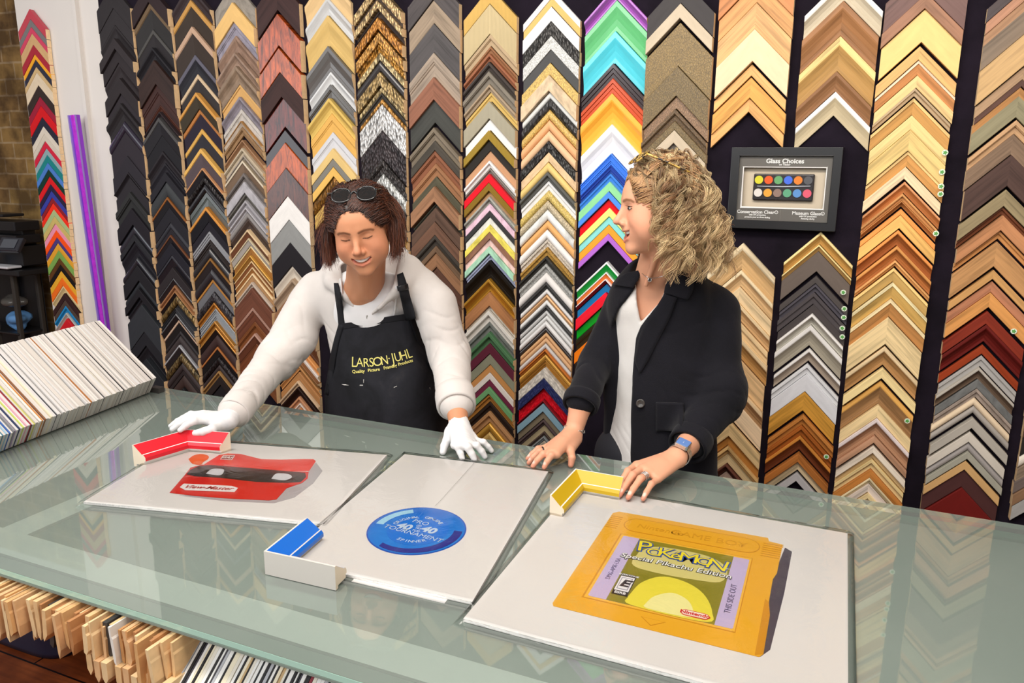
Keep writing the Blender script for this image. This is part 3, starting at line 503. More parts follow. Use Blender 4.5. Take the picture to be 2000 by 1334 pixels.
# blue glove-like rag and clear bags in the stand
def blob(name, c, r, mat, label=None, cat=None, seed=1, amp=.25, par=None, sub=3):
    import bmesh
    bm = bmesh.new(); bmesh.ops.create_icosphere(bm, subdivisions=sub, radius=1)
    rg = np.random.default_rng(seed); k = rg.normal(size=(6, 3)) * 2.2; ph = rg.uniform(0, 6, 6)
    for v in bm.verts:
        p_ = np.array(v.co); d = 1 + amp * sum(math.sin(k[i] @ p_ + ph[i]) for i in range(6)) / 3
        v.co = Vector((p_ * d * np.array(r) + np.array(c)).tolist())
    me = bpy.data.meshes.new(name); bm.to_mesh(me); bm.free(); o = link(name, me, mat, par, True)
    if label: tag(o, label, cat)
    return o
blob('crumpled_cloth', (-5.045, 3.355, .668), (.082, .060, .056), plain('6ca4e0', .6, name='blue_cloth'), 'crumpled pale blue cloth on the shelf of the black printer stand', 'cloth', 4, .35)
blob('plastic_bag', (-5.045, 3.36, .80), (.07, .06, .045), plain('5c5854', .25, name='clear_bag'), 'grey crumpled plastic bag above the blue cloth', 'bag', 9, .3)
# green leaf stickers on wood samples
STK = plain('e4ecd8', .4, name='sticker_white'); GRN = plain('5ca050', .4, name='sticker_green')
def sticker(px, py, lab):
    p0 = at(px, py, WALL_Y - .031)
    e = empty('leaf_sticker', p0, None, 'sticker', 'round leaf stickers on the wood samples')
    e['label'] = lab
    def disc(name, r, y, m, n=20):
        V = [(p0[0] + r * math.cos(a), p0[1] - y, p0[2] + r * math.sin(a)) for a in np.linspace(0, 2 * math.pi, n, endpoint=False)]
        V2 = [(a, b + .0006, c) for a, b, c in V]
        return mesh(name, V + V2, [tuple(range(n)), tuple(range(n, 2 * n))[::-1]] + [(i, (i + 1) % n, n + (i + 1) % n, n + i) for i in range(n)], m, e)
    disc('sticker_disc', .0085, .0005, STK)
    V = [(p0[0] + .0052 * math.cos(a) * (1 + .25 * math.cos(5 * a)), p0[1] - .0014, p0[2] + .0052 * math.sin(a) * (1 + .25 * math.cos(5 * a))) for a in np.linspace(0, 2 * math.pi, 30, endpoint=False)]
    mesh('leaf_mark', V + [(a, b + .0006, c) for a, b, c in V], [tuple(range(30)), tuple(range(30, 60))[::-1]] + [(i, (i + 1) % 30, 30 + (i + 1) % 30, 30 + i) for i in range(30)], GRN, e)
_cn = {0: 'the long column right of the framed display', 1: 'the column below the framed display', 2: 'the dark wood column at the right'}
_ct = [0, 0, 0]
for p_ in ((1846, 298), (1840, 336), (1838, 364), (1837, 379), (1828, 456), (1647, 571), (1649, 603), (1648, 620), (1645, 641), (1645, 658), (1614, 892), (1772, 822), (1980, 647)):
    ci_ = 2 if p_[0] > 1900 else (1 if p_[0] < 1700 else 0)
    sticker(*p_, f'leaf sticker, {nth(_ct[ci_])} from top on {_cn[ci_]}'); _ct[ci_] += 1
# ---------------------------------------------------------------- the glass counter
CZ = .95                                    # top of the glass
X0, X1, Y0, Y1 = -3.2, 1.55, .862, 1.905
GL = NT('frosted_green_glass')
GL.t.nodes.remove(GL.b)
dif = GL.n('ShaderNodeBsdfDiffuse'); tr = GL.n('ShaderNodeBsdfTransparent'); gs = GL.n('ShaderNodeBsdfGlossy'); fr = GL.n('ShaderNodeFresnel')
v = GL.coords(); sm = GL.noise(v, 5, 4); scr = GL.noise(GL.coords('Object', (3, 40, 1), (0, 0, .5)), 6, 5, .7)
GL.l(GL.ramp(sm, [(.3, lin('b0bab2')), (.7, lin('bcc4bc'))]), dif.inputs['Color'])
tr.inputs['Color'].default_value = (*lin('e4f2ec'), 1)
gs.inputs['Roughness'].default_value = .025; gs.inputs['Color'].default_value = (.95, 1, .98, 1)
fr.inputs['IOR'].default_value = 1.55
bp = GL.n('ShaderNodeBump'); bp.inputs['Strength'].default_value = .02; bp.inputs['Distance'].default_value = .001; GL.l(scr, bp.inputs['Height'])
m1 = GL.n('ShaderNodeMixShader'); m1.inputs[0].default_value = .64; GL.l(dif.outputs[0], m1.inputs[1]); GL.l(tr.outputs[0], m1.inputs[2])
bo = GL.n('ShaderNodeMath', operation='MULTIPLY'); bo.inputs[1].default_value = 1.5; GL.l(fr.outputs[0], bo.inputs[0])
m2 = GL.n('ShaderNodeMixShader'); GL.l(bo.outputs[0], m2.inputs[0]); GL.l(m1.outputs[0], m2.inputs[1]); GL.l(gs.outputs[0], m2.inputs[2]); GL.l(m2.outputs[0], GL.out.inputs[0])
ct = empty('counter', (-1.0, 1.4, 0), 'long frosted green glass counter across the shop', 'counter')
CLB = NT('clear_glass_underside'); CLB.t.nodes.remove(CLB.b); tb = CLB.n('ShaderNodeBsdfTransparent'); CLB.l(tb.outputs[0], CLB.out.inputs[0])
gt = MB().box((X0, Y0, CZ - .012), (X1, Y1, CZ)); gt.M[0] = 1
gt.build('glass_top', [GL.m, CLB.m], ct)
EDGE = plain('b4dccb', .25, coat=.4, name='polished_glass_edge')
MB().box((X0, Y0 - .0006, CZ - .0115), (X1, Y0 - .0001, CZ - .0012)).build('glass_edge', EDGE, ct)
MB().box((X0, Y1 + .0001, CZ - .0115), (X1, Y1 + .0006, CZ - .0012)).build('glass_edge', EDGE, ct)
FRM = plain('f6f4f0', .6, name='white_support_timber'); INN = plain('869288', .7, name='green_grey_underlay'); INK = plain('4c7866', .6, name='teal_underlay')
zt = CZ - .0135
def fbox(x0, y0, x1, y1, m, name, z=.006, dz=0): MB().box((x0, y0, zt - z - dz), (x1, y1, zt - dz)).build(name, m, ct)
fbox(X0 + .02, .917, X1 - .02, .993, FRM, 'support_rail')
fbox(X0 + .02, Y1 - .055, X1 - .02, Y1 - .02, INK, 'support_rail')
for x0, x1 in ((-1.636, -1.558), (.95, 1.03)):
    fbox(x0, .993, x1, Y1 - .055, FRM, 'cross_rail')
fbox(X0 + .02, Y0 + .006, X1 - .02, Y1 - .02, INN, 'underlay', .004, .0065)
CAB = plain('b8b4ac', .6, name='grey_cabinet')
bevel(MB().box((-.62, 1.15, 0), (X1 - .1, Y1 - .12, zt - .03)).build('cabinet_body', CAB, ct), .004)
for x in (-3.1, -1.75):
    MB().box((x, 1.72, 0), (x + .06, 1.78, zt - .03)).build('leg', CAB, ct)
MB().box((-3.1, .93, .775), (-1.06, 1.7, .79)).build('under_shelf', plain('6c4a30', .6, name='shelf_wood'), ct)

# ---------------------------------------------------------------- stuff under the counter
WOODS = [plain(h, .65, noise=.14, nscale=35, name='offcut_wood') for h in ('d8a870', 'e4bc88', 'c89058', 'dcb080', 'b88050', 'e8c898')]
DK = plain('3a3634', .5, name='dark_offcut'); WH = plain('e8e4dc', .5, name='white_offcut')
x = -1.50; k = 0; first = None
wordw = ['sandy', 'pale', 'tan', 'honey', 'brown', 'cream']
while x < -.985:
    th = rnd.uniform(.006, .012); h = rnd.uniform(.052, .085); yf = Y0 - rnd.uniform(.012, .045); lean = rnd.uniform(-.12, .12)
    mat = rnd.choice(WOODS); wi = WOODS.index(mat)
    if k in (17, 31): mat = DK; wi = -1
    if k == 33: mat = WH; wi = -2
    z1 = CZ - .0255 - rnd.uniform(0, .008); z0 = z1 - h
    pk = rnd.uniform(.2, .8) * th; cut = rnd.uniform(.004, .012); rb = rnd.uniform(.6, 1) * th
    m = MB(); P = [(0, 0), (0, h), (rb, h), (rb, h * .72), (th, h * .66), (th, cut), (pk, -cut)]
    f = lambda a, b, c, x=x, z0=z0, lean=lean: (x + a + lean * b, c, z0 + b)
    m.prism(P, yf, yf + .26, 0, f)
    o = m.build('moulding_offcut', mat)
    word = {-1: 'dark grey', -2: 'white'}.get(wi, wordw[wi])
    tag(o, f'{word} moulding offcut, {nth(k)} from the left in the row under the counter edge', 'offcut', 'moulding offcuts under the counter edge')
    x += th + rnd.uniform(.0005, .004); k += 1
# second, lower layer of offcuts
for i in range(9):
    xx = -1.19 + i * .024; m = MB(); th = .014; h = .032
    m.prism([(0, 0), (0, h), (th, h), (th, 0), (th * .5, -.012)], Y0 - .03 - .004 * (i % 3), Y0 + .2, 0, lambda a, b, c, xx=xx: (xx + a, c, .825 + b - .006 * (i % 2)))
    o = m.build('moulding_offcut', WOODS[(i * 2 + 1) % 6]); tag(o, f'{wordw[(i * 2 + 1) % 6]} short moulding end, {nth(i)} from left, poking out below the offcut row', 'offcut', 'moulding offcuts under the counter edge')
def mat_card(x, th, P, mat, name, label, cat, group, axis='x', skew=0.0):
    m = MB()
    if axis == 'x': m.prism(P, 0, th, 0, lambda a, b, c: (x + c, a, b))
    else: m.prism(P, 0, th, 0, lambda a, b, c: (a, x + c, b))
    o = m.build(name, mat); tag(o, label, cat, group); return o
BC = dict(white='f0ede8', cream='f0e4c8', black='1c1a1c', grey='b8b8bc', ivory='e8e0d0', tan='c8a878', red='8c2c38', charcoal='3c3840')
BM = {k_: plain(v_, .6, noise=.02, nscale=60, name='mat_board_' + k_) for k_, v_ in BC.items()}
seq = ['ivory'] * 2 + ['cream'] * 3 + ['tan', 'black', 'black', 'grey', 'white', 'black', 'charcoal', 'white', 'cream', 'black', 'cream', 'ivory', 'white', 'black', 'white', 'charcoal', 'grey', 'white', 'black', 'cream', 'cream', 'ivory', 'white', 'black', 'cream', 'tan', 'black', 'ivory', 'white', 'white', 'black', 'white', 'black', 'grey', 'black', 'white', 'black', 'cream', 'tan', 'ivory', 'black', 'white', 'black', 'white', 'black', 'charcoal', 'white', 'black', 'black', 'red', 'ivory', 'white', 'white', 'grey', 'black', 'white', 'cream', 'ivory', 'cream', 'black', 'white', 'grey', 'black', 'white', 'black', 'white', 'white', 'ivory', 'black', 'white', 'cream', 'white', 'ivory', 'black']
x = -1.045; prev = None
for i, c in enumerate(seq):
    th = rnd.uniform(.0040, .0085) if c not in ('black', 'charcoal') else rnd.uniform(.0025, .006)
    d = rnd.uniform(-.006, .006)
    a = .185                                     # half diagonal of the square card standing on its corner
    cy, cz = Y0 + .062 + d, CZ - .10 + d * .5
    P = [(cy - .13, cz - .045), (cy + .02, cz + .072), (cy + .17, cz + .072), (cy + .17, cz - .16), (cy + .0, cz - .16)]
    nxt = seq[i + 1] if i + 1 < len(seq) else 'none'
    mat_card(x, th - .0006, P, BM[c], 'mat_board', f'{nth(i)} mat board from the left, {c}, after {prev or "wood"}, before {nxt}, in lower rack', 'mat board', 'mat boards racked under the counter')
    x += th; prev = c
rk = empty('board_rack', (-.8, .95, 0), 'dark wooden rack holding the mat boards under the counter', 'rack')
MB().box((-1.06, Y0 + .03, .66), (-.4, 1.15, .684)).build('rack_base', DK, rk)
MB().box((-1.062, Y0 + .10, 0), (-1.05, 1.15, .66)).build('rack_side', DK, rk); MB().box((-.41, Y0 + .10, 0), (-.398, 1.15, .66)).build('rack_side', DK, rk)

# rack of white mat corners standing on the counter at the left
cols = []
pal = [('white', 'dcd6d0'), ('white', 'e2dcd6'), ('off-white', 'd4ccc4'), ('white', 'd6d2d0'), ('pearl', 'd0c8c2')]
BM2 = {}
def card_mat(h): 
    if h not in BM2: BM2[h] = plain(h, .6, noise=.02, nscale=50, name='mat_corner_' + h)
    return BM2[h]
special = {1: ('grey', '9c9894'), 6: ('grey', 'b0aca8'), 12: ('cream', 'dcd4c4'), 18: ('grey', 'a09c98'), 21: ('grey', 'b8b4b0'), 27: ('grey', '8c8884'), 34: ('cream', 'd8d0c0'), 42: ('grey', 'a4a09c'), 51: ('grey', '9c9894'), 58: ('cream', 'dcd4c4'), 66: ('grey', '98948f'), 69: ('black', '34343a'), 3: ('black', '1c1c20'), 9: ('grey-edged', 'a8a4a0'), 15: ('white', 'f0f0ee'), 24: ('black', '26262a'), 30: ('cream', 'dcd0c0'), 38: ('black', '303034'), 47: ('copper', 'b07038'), 55: ('grey', '8c8a88'), 62: ('black', '2c2a2c'),  # thin grey and black ones added as dark separation lines between white cards
           72: ('cream', 'e8dcc0'), 75: ('brown', '8c5c3c'), 77: ('orange', 'd08838'), 79: ('white', 'f0f0ee'), 81: ('yellow-green', 'c8c850'), 83: ('black', '202024'), 84: ('crimson', '9c2034'), 86: ('pink', 'd8a0b0'), 88: ('lime', 'c0cc60'), 90: ('navy', '243058'), 92: ('lavender', 'a890b8'), 93: ('grey', '88888c'), 95: ('blue', '3460a8'), 97: ('light blue', '90b8d0'), 99: ('teal', '3c7c94')}
y = 1.835; prev = None; i = 0
T = (-2.335, 1.185); Rr = (-2.095, 1.008)
while y > 1.04 and i < 112:
    name_c, h = special.get(i, pal[rnd.randrange(5)])
    th = rnd.uniform(.0055, .0095) if i not in special else (.0024 if i < 70 else .0045)
    j = rnd.uniform(-.003, .003); s = (1.835 - y) * .155
    P = [(T[0] + j + s, T[1]), (Rr[0] + j + s, Rr[1] + j), (Rr[0] - .035 + s, CZ + .004), (-2.52 + s, CZ + .004), (-2.57 + s, 1.0)]
    mat_card(y - th, th - .0007, P[::-1], card_mat(h), 'mat_corner_sample', f'{nth(i)} card from the far end of the counter rack, {name_c}, in front of {prev or "nothing"}', 'mat sample', 'mat corner cards racked on the counter', 'y')
    y -= th; i += 1; prev = name_c
# the red card at the near end
mat_card(y - .012, .006, [(T[0] + .12, 1.165), (Rr[0] + .11, 1.0), (Rr[0] + .08, CZ + .004), (-2.4, CZ + .004), (-2.45, 1.0)][::-1], plain('e02020', .5, name='red_card'), 'mat_corner_sample', 'bright red mat corner card at the near end of the rack', 'mat sample', 'mat corner cards racked on the counter', 'y')
cr = empty('card_rack', (-2.3, 1.5, CZ), 'low black tray under the white mat corner cards', 'rack')
def slanted(x0, x1, ya, yb, z0, z1, nm):
    MB().add([(x0, ya, z0), (x1, ya, z0), (x1, yb, z0), (x0, yb, z0), (x0, ya, z1), (x1, ya, z1), (x1, yb, z1), (x0, yb, z1)], [(3, 2, 1, 0), (4, 5, 6, 7), (0, 1, 5, 4), (1, 2, 6, 5), (2, 3, 7, 6), (3, 0, 4, 7)]).build(nm, DK, cr)
slanted(-2.53, -2.15, 1.08, 1.84, CZ + .0005, CZ + .0035, 'rack_base')
slanted(-2.14, -2.10, 1.845, 1.87, CZ + .0005, CZ + .018, 'rack_stop')

# laundry basket
NV = plain('23233c', .45, noise=.1, nscale=5, name='navy_plastic')
def basket():
    e = empty('laundry_basket', (-2.63, 1.73, 0), 'navy blue plastic laundry basket with round holes on the floor', 'basket')
    import bmesh
    n = 44; lv = [0, .02, .05, .09, .13, .17, .21, .25, .29, .31]; V = []; F = []
    def ringp(z, grow=0):
        out = []
        for i in range(n):
            a = 2 * math.pi * i / n; c, s_ = math.cos(a), math.sin(a); e_ = .45
            rx, ry = .235 + z * .12 + grow, .165 + z * .12 + grow
            out.append((rx * math.copysign(abs(c) ** e_, c) - 2.63, ry * math.copysign(abs(s_) ** e_, s_) + 1.73, z + .004))
        return out
    for z in lv: V += ringp(z)
    for l in range(len(lv) - 1):
        for i in range(n):
            F.append((l * n + i, l * n + (i + 1) % n, (l + 1) * n + (i + 1) % n, (l + 1) * n + i))
    F.append(tuple(range(n))[::-1])
    o = mesh('basket_body', V, F, NV, e, True)
    s = o.modifiers.new('t', 'SOLIDIFY'); s.thickness = .003
    # oval holes cut through the wall
    cut = MB()
    rows_ = 0
    for z in (.085, .165, .245):
        for i in range(18):
            a = 2 * math.pi * (i + (.5 if rows_ % 2 else 0)) / 18; c, s_ = math.cos(a), math.sin(a)
            rx, ry = .235 + z * .12, .165 + z * .12
            px, py = rx * math.copysign(abs(c) ** .45, c) - 2.63, ry * math.copysign(abs(s_) ** .45, s_) + 1.73
            nrm = Vector((abs(c) ** 1.55 * math.copysign(1, c) / rx, abs(s_) ** 1.55 * math.copysign(1, s_) / ry, 0)).normalized(); t_ = Vector((-nrm.y, nrm.x, 0))
            vv = []
            for sd in (-.02, .02):
                for q in range(12):
                    an = q * math.pi / 6; vv.append(Vector((px, py, z)) + nrm * sd + t_ * .014 * math.cos(an) + Vector((0, 0, .021 * math.sin(an))))
            cut.add(vv, [tuple(range(12)), tuple(range(12, 24))[::-1]] + [(q, q + 12, (q + 1) % 12 + 12, (q + 1) % 12) for q in range(12)])
        rows_ += 1
    co = cut.build('basket_hole_cutter', NV); bpy.context.view_layer.update()
    b = o.modifiers.new('holes', 'BOOLEAN'); b.object = co; b.operation = 'DIFFERENCE'; b.solver = 'EXACT'
    bpy.context.view_layer.update(); dg = bpy.context.evaluated_depsgraph_get(); me = bpy.data.meshes.new_from_object(o.evaluated_get(dg))
    if len(me.polygons) > 400:
        o.modifiers.clear(); o.data = me
    else: o.modifiers.remove(b)
    bpy.data.objects.remove(co)
    V = ringp(.31, .004) ; tube('basket_rim', V, .007, NV, e, 8, True)
basket()
blob('folded_cloth', (-2.63, 1.73, .10), (.19, .12, .08), plain('d8c4b0', .8, name='pale_cloth'), 'pale cloth bundled inside the navy basket', 'cloth', 3, .12)
# ---------------------------------------------------------------- the three prints on the counter
PW = plain('e9e5e1', .55, name='white_print_paper')
BOARDC = plain('e8e4de', .6, name='foam_board_edge')
SL = NT('clear_plastic_sleeve'); SL.t.nodes.remove(SL.b)
tr = SL.n('ShaderNodeBsdfTransparent'); gs = SL.n('ShaderNodeBsdfGlossy'); gs.inputs['Roughness'].default_value = .06
fr = SL.n('ShaderNodeFresnel'); fr.inputs['IOR'].default_value = 1.5
cr_ = SL.noise(SL.coords('Object', (1, 1, 1), (0, 0, .7)), 9, 5, .6, 2.2); bp = SL.n('ShaderNodeBump'); bp.inputs['Strength'].default_value = .35; bp.inputs['Distance'].default_value = .004
SL.l(cr_, bp.inputs['Height']); SL.l(bp.outputs[0], gs.inputs['Normal']); tr.inputs['Color'].default_value = (.995, .995, .995, 1)
mx = SL.n('ShaderNodeMixShader'); SL.l(fr.outputs[0], mx.inputs[0]); SL.l(tr.outputs[0], mx.inputs[1]); SL.l(gs.outputs[0], mx.inputs[2]); SL.l(mx.outputs[0], SL.out.inputs[0])
BT = .006
ZP = CZ + .001 + BT
def quadmap(c):
    """bilinear map of the unit square onto the board's four corners: (0,0) front left, (1,0) front right"""
    c = [np.array(p, float) for p in c]
    return lambda u, v: (1 - v) * ((1 - u) * c[0] + u * c[1]) + v * ((1 - u) * c[3] + u * c[2])
def board(name, corners, label, z=CZ + .001, sleeve=.012, seam=None):
    """corners: front-left, front-right, back-right, back-left"""
    e = empty(name, (*np.mean(corners, 0), z), label, 'print')
    MB().prism([tuple(p) for p in corners], z, z + BT, 0).build('print_board', PW, e)
    Q = quadmap(corners); m = MB()
    n = 20; V = []; F = []
    w_ = np.linalg.norm(np.array(corners[1]) - corners[0]); h_ = np.linalg.norm(np.array(corners[3]) - corners[0]); eu, ev = sleeve / w_, sleeve / h_
    rg = np.random.default_rng(len(name) + int(w_ * 1000))
    us = [-eu, -eu * .25] + list(np.linspace(.01, .99, n - 3)) + [1 + eu * .25, 1 + eu]; vs = [-ev, -ev * .25] + list(np.linspace(.01, .99, n - 3)) + [1 + ev * .25, 1 + ev]
    for j in range(n + 1):
        for i in range(n + 1):
            u, v = us[i], vs[j]; p = Q(u, v); ed = i in (0, n) or j in (0, n)
            V.append((p[0], p[1], z + .0016 if ed else z + BT + .0045 + rg.uniform(0, .0012)))
    for j in range(n):
        for i in range(n): F.append((j * (n + 1) + i, j * (n + 1) + i + 1, (j + 1) * (n + 1) + i + 1, (j + 1) * (n + 1) + i))
    mesh('plastic_sleeve', V, F, SL.m, e, True)
    return e, Q
def patch(name, pts, z, mat, par, th=.0003):
    n = len(pts); V = [(p[0], p[1], z) for p in pts] + [(p[0], p[1], z - th) for p in pts]
    return mesh(name, V, [tuple(range(n)), tuple(range(n, 2 * n))[::-1]] + [(i, (i + 1) % n, n + (i + 1) % n, n + i) for i in range(n)], mat, par)
def ink(h, r=.35): return plain(h, r, name='print_ink')
def text(body, fn, org, udir, size, mat, par, shear=0, extr=.0001, z=None, align='CENTER', name='lettering', squash=1., bold=0., vdir=None, font=None, spacing=1.):
    """flat lettering on a plane: org world point, udir the reading direction, vdir the letters' up"""
    c = bpy.data.curves.new(name, 'FONT'); c.body = body; c.size = size; c.align_x = align; c.align_y = 'CENTER'; c.shear = shear; c.extrude = extr; c.offset = bold; c.space_character = spacing; c.resolution_u = 3
    o = bpy.data.objects.new(name, c); COL.objects.link(o); c.materials.append(mat)
    u = Vector(udir).normalized(); v_ = Vector(vdir) if vdir is not None else Vector((0, 0, 1)).cross(u)
    v_ = (v_ - u * v_.dot(u)).normalized(); nn = u.cross(v_)
    M = Matrix((u, v_ * squash, nn)).transposed().to_4x4(); M.translation = Vector(org)
    # bake to a mesh so that it is ordinary geometry
    bpy.context.view_layer.update(); dg = bpy.context.evaluated_depsgraph_get(); me = bpy.data.meshes.new_from_object(o.evaluated_get(dg)); bpy.data.objects.remove(o)
    me.transform(M); me.materials.clear()
    return link(name, me, mat, par)
zp = ZP + .0006
def pz(px, py, z=ZP): p = onz(px, py, z); return (float(p[0]), float(p[1]))
def smoothpoly(P, n=60):
    P = np.array(P, float); P = np.vstack([P, P[:1]]); return smoothpath(np.vstack([P]), n)[:-1]

# --- print of the red toy viewer
cV = [(-1.554, 1.128), (-.985, 1.262), (-1.083, 1.668), (-1.662, 1.532)]
eV, _ = board('picture_print', cV, 'white print with red toy stereo viewer, leftmost on the counter')
def px_poly(name, pts, lift, mat, par, smooth=0):
    q = [pz(*p) for p in pts]
    if smooth: q = [tuple(a) for a in smoothpoly(q, smooth)]
    return patch(name, q, ZP + lift, mat, par)
RED = ink('e83a2c'); RED2 = ink('d8281e'); DRK = ink('2c2422'); ORG = ink('f06820')
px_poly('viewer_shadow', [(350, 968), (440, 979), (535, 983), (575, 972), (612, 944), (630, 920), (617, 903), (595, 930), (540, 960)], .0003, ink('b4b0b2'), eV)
px_poly('lever_disc', [(368, 897), (378, 890), (392, 887), (406, 890), (407, 896), (398, 902), (392, 908), (376, 906)], .0006, ORG, eV, 40)
px_poly('viewer_top', [(399, 907), (428, 889), (445, 886), (470, 887), (510, 897), (548, 898), (590, 897), (612, 897), (617, 901), (604, 920), (560, 921), (500, 915), (440, 908), (400, 911)], .0006, RED, eV)
px_poly('viewer_body', [(331, 963), (362, 927), (372, 914), (395, 908), (440, 909), (500, 915), (560, 921), (603, 922), (601, 935), (590, 944), (560, 954), (540, 976), (525, 978), (440, 974), (380, 969)], .0009, RED2, eV)
px_poly('lens_panel', [(364, 927), (372, 918), (388, 911), (410, 909), (500, 916), (560, 921), (596, 924), (598, 932), (588, 942), (560, 944), (500, 942), (430, 934), (380, 931)], .0012, DRK, eV)
for q in ([(402, 926), (415, 917), (437, 918), (430, 929)], [(530, 936), (540, 926), (563, 927), (570, 933), (556, 939)]): px_poly('lens_light', q, .0015, ink('d8d8dc'), eV, 24)
px_poly('logo_patch', [(351, 952.5), (359, 945.5), (452, 950), (465, 954), (458, 962), (362, 958.5)], .0015, ink('f4f0ee'), eV)
text('View-Master', None, (*pz(407, 954), ZP + .0020), np.subtract((*pz(452, 956.5), 0), (*pz(358, 952), 0)), .0235, ink('b41410'), eV, shear=.3, bold=.0003)
px_poly('badge_plate', [(430, 898), (436, 890), (459, 890), (453, 899)], .0012, ink('f0ecea'), eV)
px_poly('badge_plate', [(432, 897.3), (437, 891), (457, 891), (452, 898.2)], .0015, ink('901814'), eV)
text('GAF', None, (*pz(444.5, 894.6), ZP + .0019), np.subtract((*pz(457, 896), 0), (*pz(432, 893), 0)), .017, ink('f4f0ee'), eV, bold=.0004)

# --- print of the blue flying disc
cF = [(-.968, 1.100), (-.557, 1.119), (-.649, 1.740), (-1.043, 1.692)]
eF, QF = board('picture_print', cF, 'white print with blue flying disc, in the middle of the counter')
eU = empty('picture_print', (-.76, 1.3, CZ), 'thin white print peeking out under the front edge of the disc print', 'print')
MB().prism([(-.80, 1.098), (-.605, 1.104), (-.62, 1.30), (-.82, 1.29)], CZ + .0002, CZ + .0008).build('print_sheet', PW, eU)
ctr = np.array([pz(814, 1035)])[0]; rad = np.linalg.norm(np.array(pz(717, 1035)) - pz(911, 1035)) / 2
ua = np.array(pz(911, 1035)) - pz(717, 1035); ua = ua / np.linalg.norm(ua); va = np.array([-ua[1], ua[0]])
hv = np.linalg.norm(np.array(pz(814, 1081)) - pz(814, 989)) / 2
def disc_mat():
    t = NT('blue_disc_print'); g = t.n('ShaderNodeTexCoord'); f = t.noise(g.outputs['Object'], 6, 3)
    t.l(t.ramp(f, [(.3, lin('0c6cd0')), (.7, lin('1c8ce4'))]), t.b.inputs['Base Color']); t.b.inputs['Roughness'].default_value = .35; return t.m
def ell(r, off=(0, 0), n=64, kx=1., ky=1.): return [tuple(ctr + ua * (off[0] + r * kx * rad * math.cos(a)) + va * (off[1] + r * ky * hv * math.sin(a))) for a in np.linspace(0, 2 * math.pi, n, endpoint=False)]
patch('disc_rim', ell(1.0), ZP + .0004, ink('1858c0'), eF)
patch('disc_rim', ell(.97), ZP + .0008, disc_mat(), eF)
patch('disc_rim', [p for p in ell(.93, n=64)][40:64] + ell(.80, (-.004, .004))[40:64][::-1], ZP + .0012, ink('2c2c8c'), eF)
patch('disc_rim', [p for p in ell(.90, n=64)][18:30] + ell(.74)[18:30][::-1], ZP + .0012, ink('a8dcf4'), eF)
patch('disc_center', ell(.62, (.003, -.002)), ZP + .0012, ink('1476dc'), eF)
LT = ink('c8dcf0')
def arc(body, r, a0, a1, size, flip=False):
    n = len(body)
    for i, ch in enumerate(body):
        if ch == ' ': continue
        a = math.radians(a0 + (a1 - a0) * i / (n - 1)); p = ctr + ua * r * rad * math.cos(a) + va * r * hv * math.sin(a)
        d = (-ua * math.sin(a) + va * math.cos(a)) * (1 if flip else -1)
        text(ch, None, (*p, ZP + .0017), (*d, 0), size, LT, eF, bold=.0002)
arc('ORIGINAL', .52, 150, 94, .0145); arc('GENUINE', .52, 72, 28, .0145); arc('SPINNER', .50, 232, 292, .0145, True)
ur = np.array(pz(860, 1046)) - pz(770, 1022); ur = ur / np.linalg.norm(ur); vr = np.array([-ur[1], ur[0]])
def dt(body, px, py, size, **k): return text(body, None, (*pz(px, py), ZP + .0017), (*ur, 0), size, LT, eF, **k)
dt('PRO', 822, 1022, .021); dt('TOURNAMENT', 806, 1043, .0215); dt('®', 818, 1029, .016)
dt('40', 790, 1030, .034, bold=.0015); dt('40', 838, 1037, .034, bold=.0015); dt('TOP', 812, 1038, .0095, bold=.0003); dt('NO', 817, 1033.5, .008, bold=.0003)
sm_ = smoothpath([(*pz(927, 905), ZP + .0033), (*pz(905, 930), ZP + .0033), (*pz(885, 952), ZP + .0033), (*pz(862, 978), ZP + .0033), (*pz(850, 990), ZP + .0033)], 12)
tube('sleeve_seam', sm_, .0004, plain('b8b4b0', .4, name='seam_plastic'), eF, 5)

# --- print of the yellow game cartridge
cP = [(-.548, 1.066), (.062, 1.062), (.054, 1.686), (-.558, 1.684)]
eP, _ = board('picture_print', cP, 'white print with yellow game cartridge, nearest on the counter', sleeve=.013)
YC = ink('f0b02c', .3); YD = ink('d8921c', .3); YL = ink('f4bc40', .3)
def cart(u, v):    # cartridge frame: u 0..1 left to right, v 0..1 bottom to top
    c = [np.array(pz(*p)) for p in ((1076, 1183), (1490, 1284), (1528, 1056), (1200, 998))]
    return (1 - v) * ((1 - u) * c[0] + u * c[1]) + v * ((1 - u) * c[3] + u * c[2])
def cp(name, uv, lift, mat, smooth=0):
    q = [tuple(cart(*p)) for p in uv]
    if smooth: q = [tuple(a) for a in smoothpoly(q, smooth)]
    return patch(name, q, ZP + lift, mat, eP)
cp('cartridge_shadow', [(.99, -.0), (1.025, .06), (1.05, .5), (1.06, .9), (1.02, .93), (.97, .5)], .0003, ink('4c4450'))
out = [(.0, .02), (.012, .0), (.985, -.005), (1.0, .02), (1.0, .30), (.985, .40), (.985, .60), (1.0, .66), (1.005, .92)]
for i in range(7): out += [(1.012 if i % 2 == 0 else .998, .93 + i * .004)]
out += [(.93, .965), (.92, 1.0), (.03, 1.0), (.0, .97)]
cp('cartridge_body', out, .0006, YC)
cp('cartridge_edge', [(.965, 0.0), (1.0, .02), (1.0, .30), (.985, .40), (.965, .42)], .0009, YD)
for i in range(7): cp('grip_ridge', [(.90, .80 + i * .022), (1.003, .80 + i * .022), (1.003, .806 + i * .022), (.90, .806 + i * .022)], .0009, YD)
for i in range(7): cp('grip_ridge', [(.005, .80 + i * .022), (.075, .80 + i * .022), (.075, .806 + i * .022), (.005, .806 + i * .022)], .0009, YD)
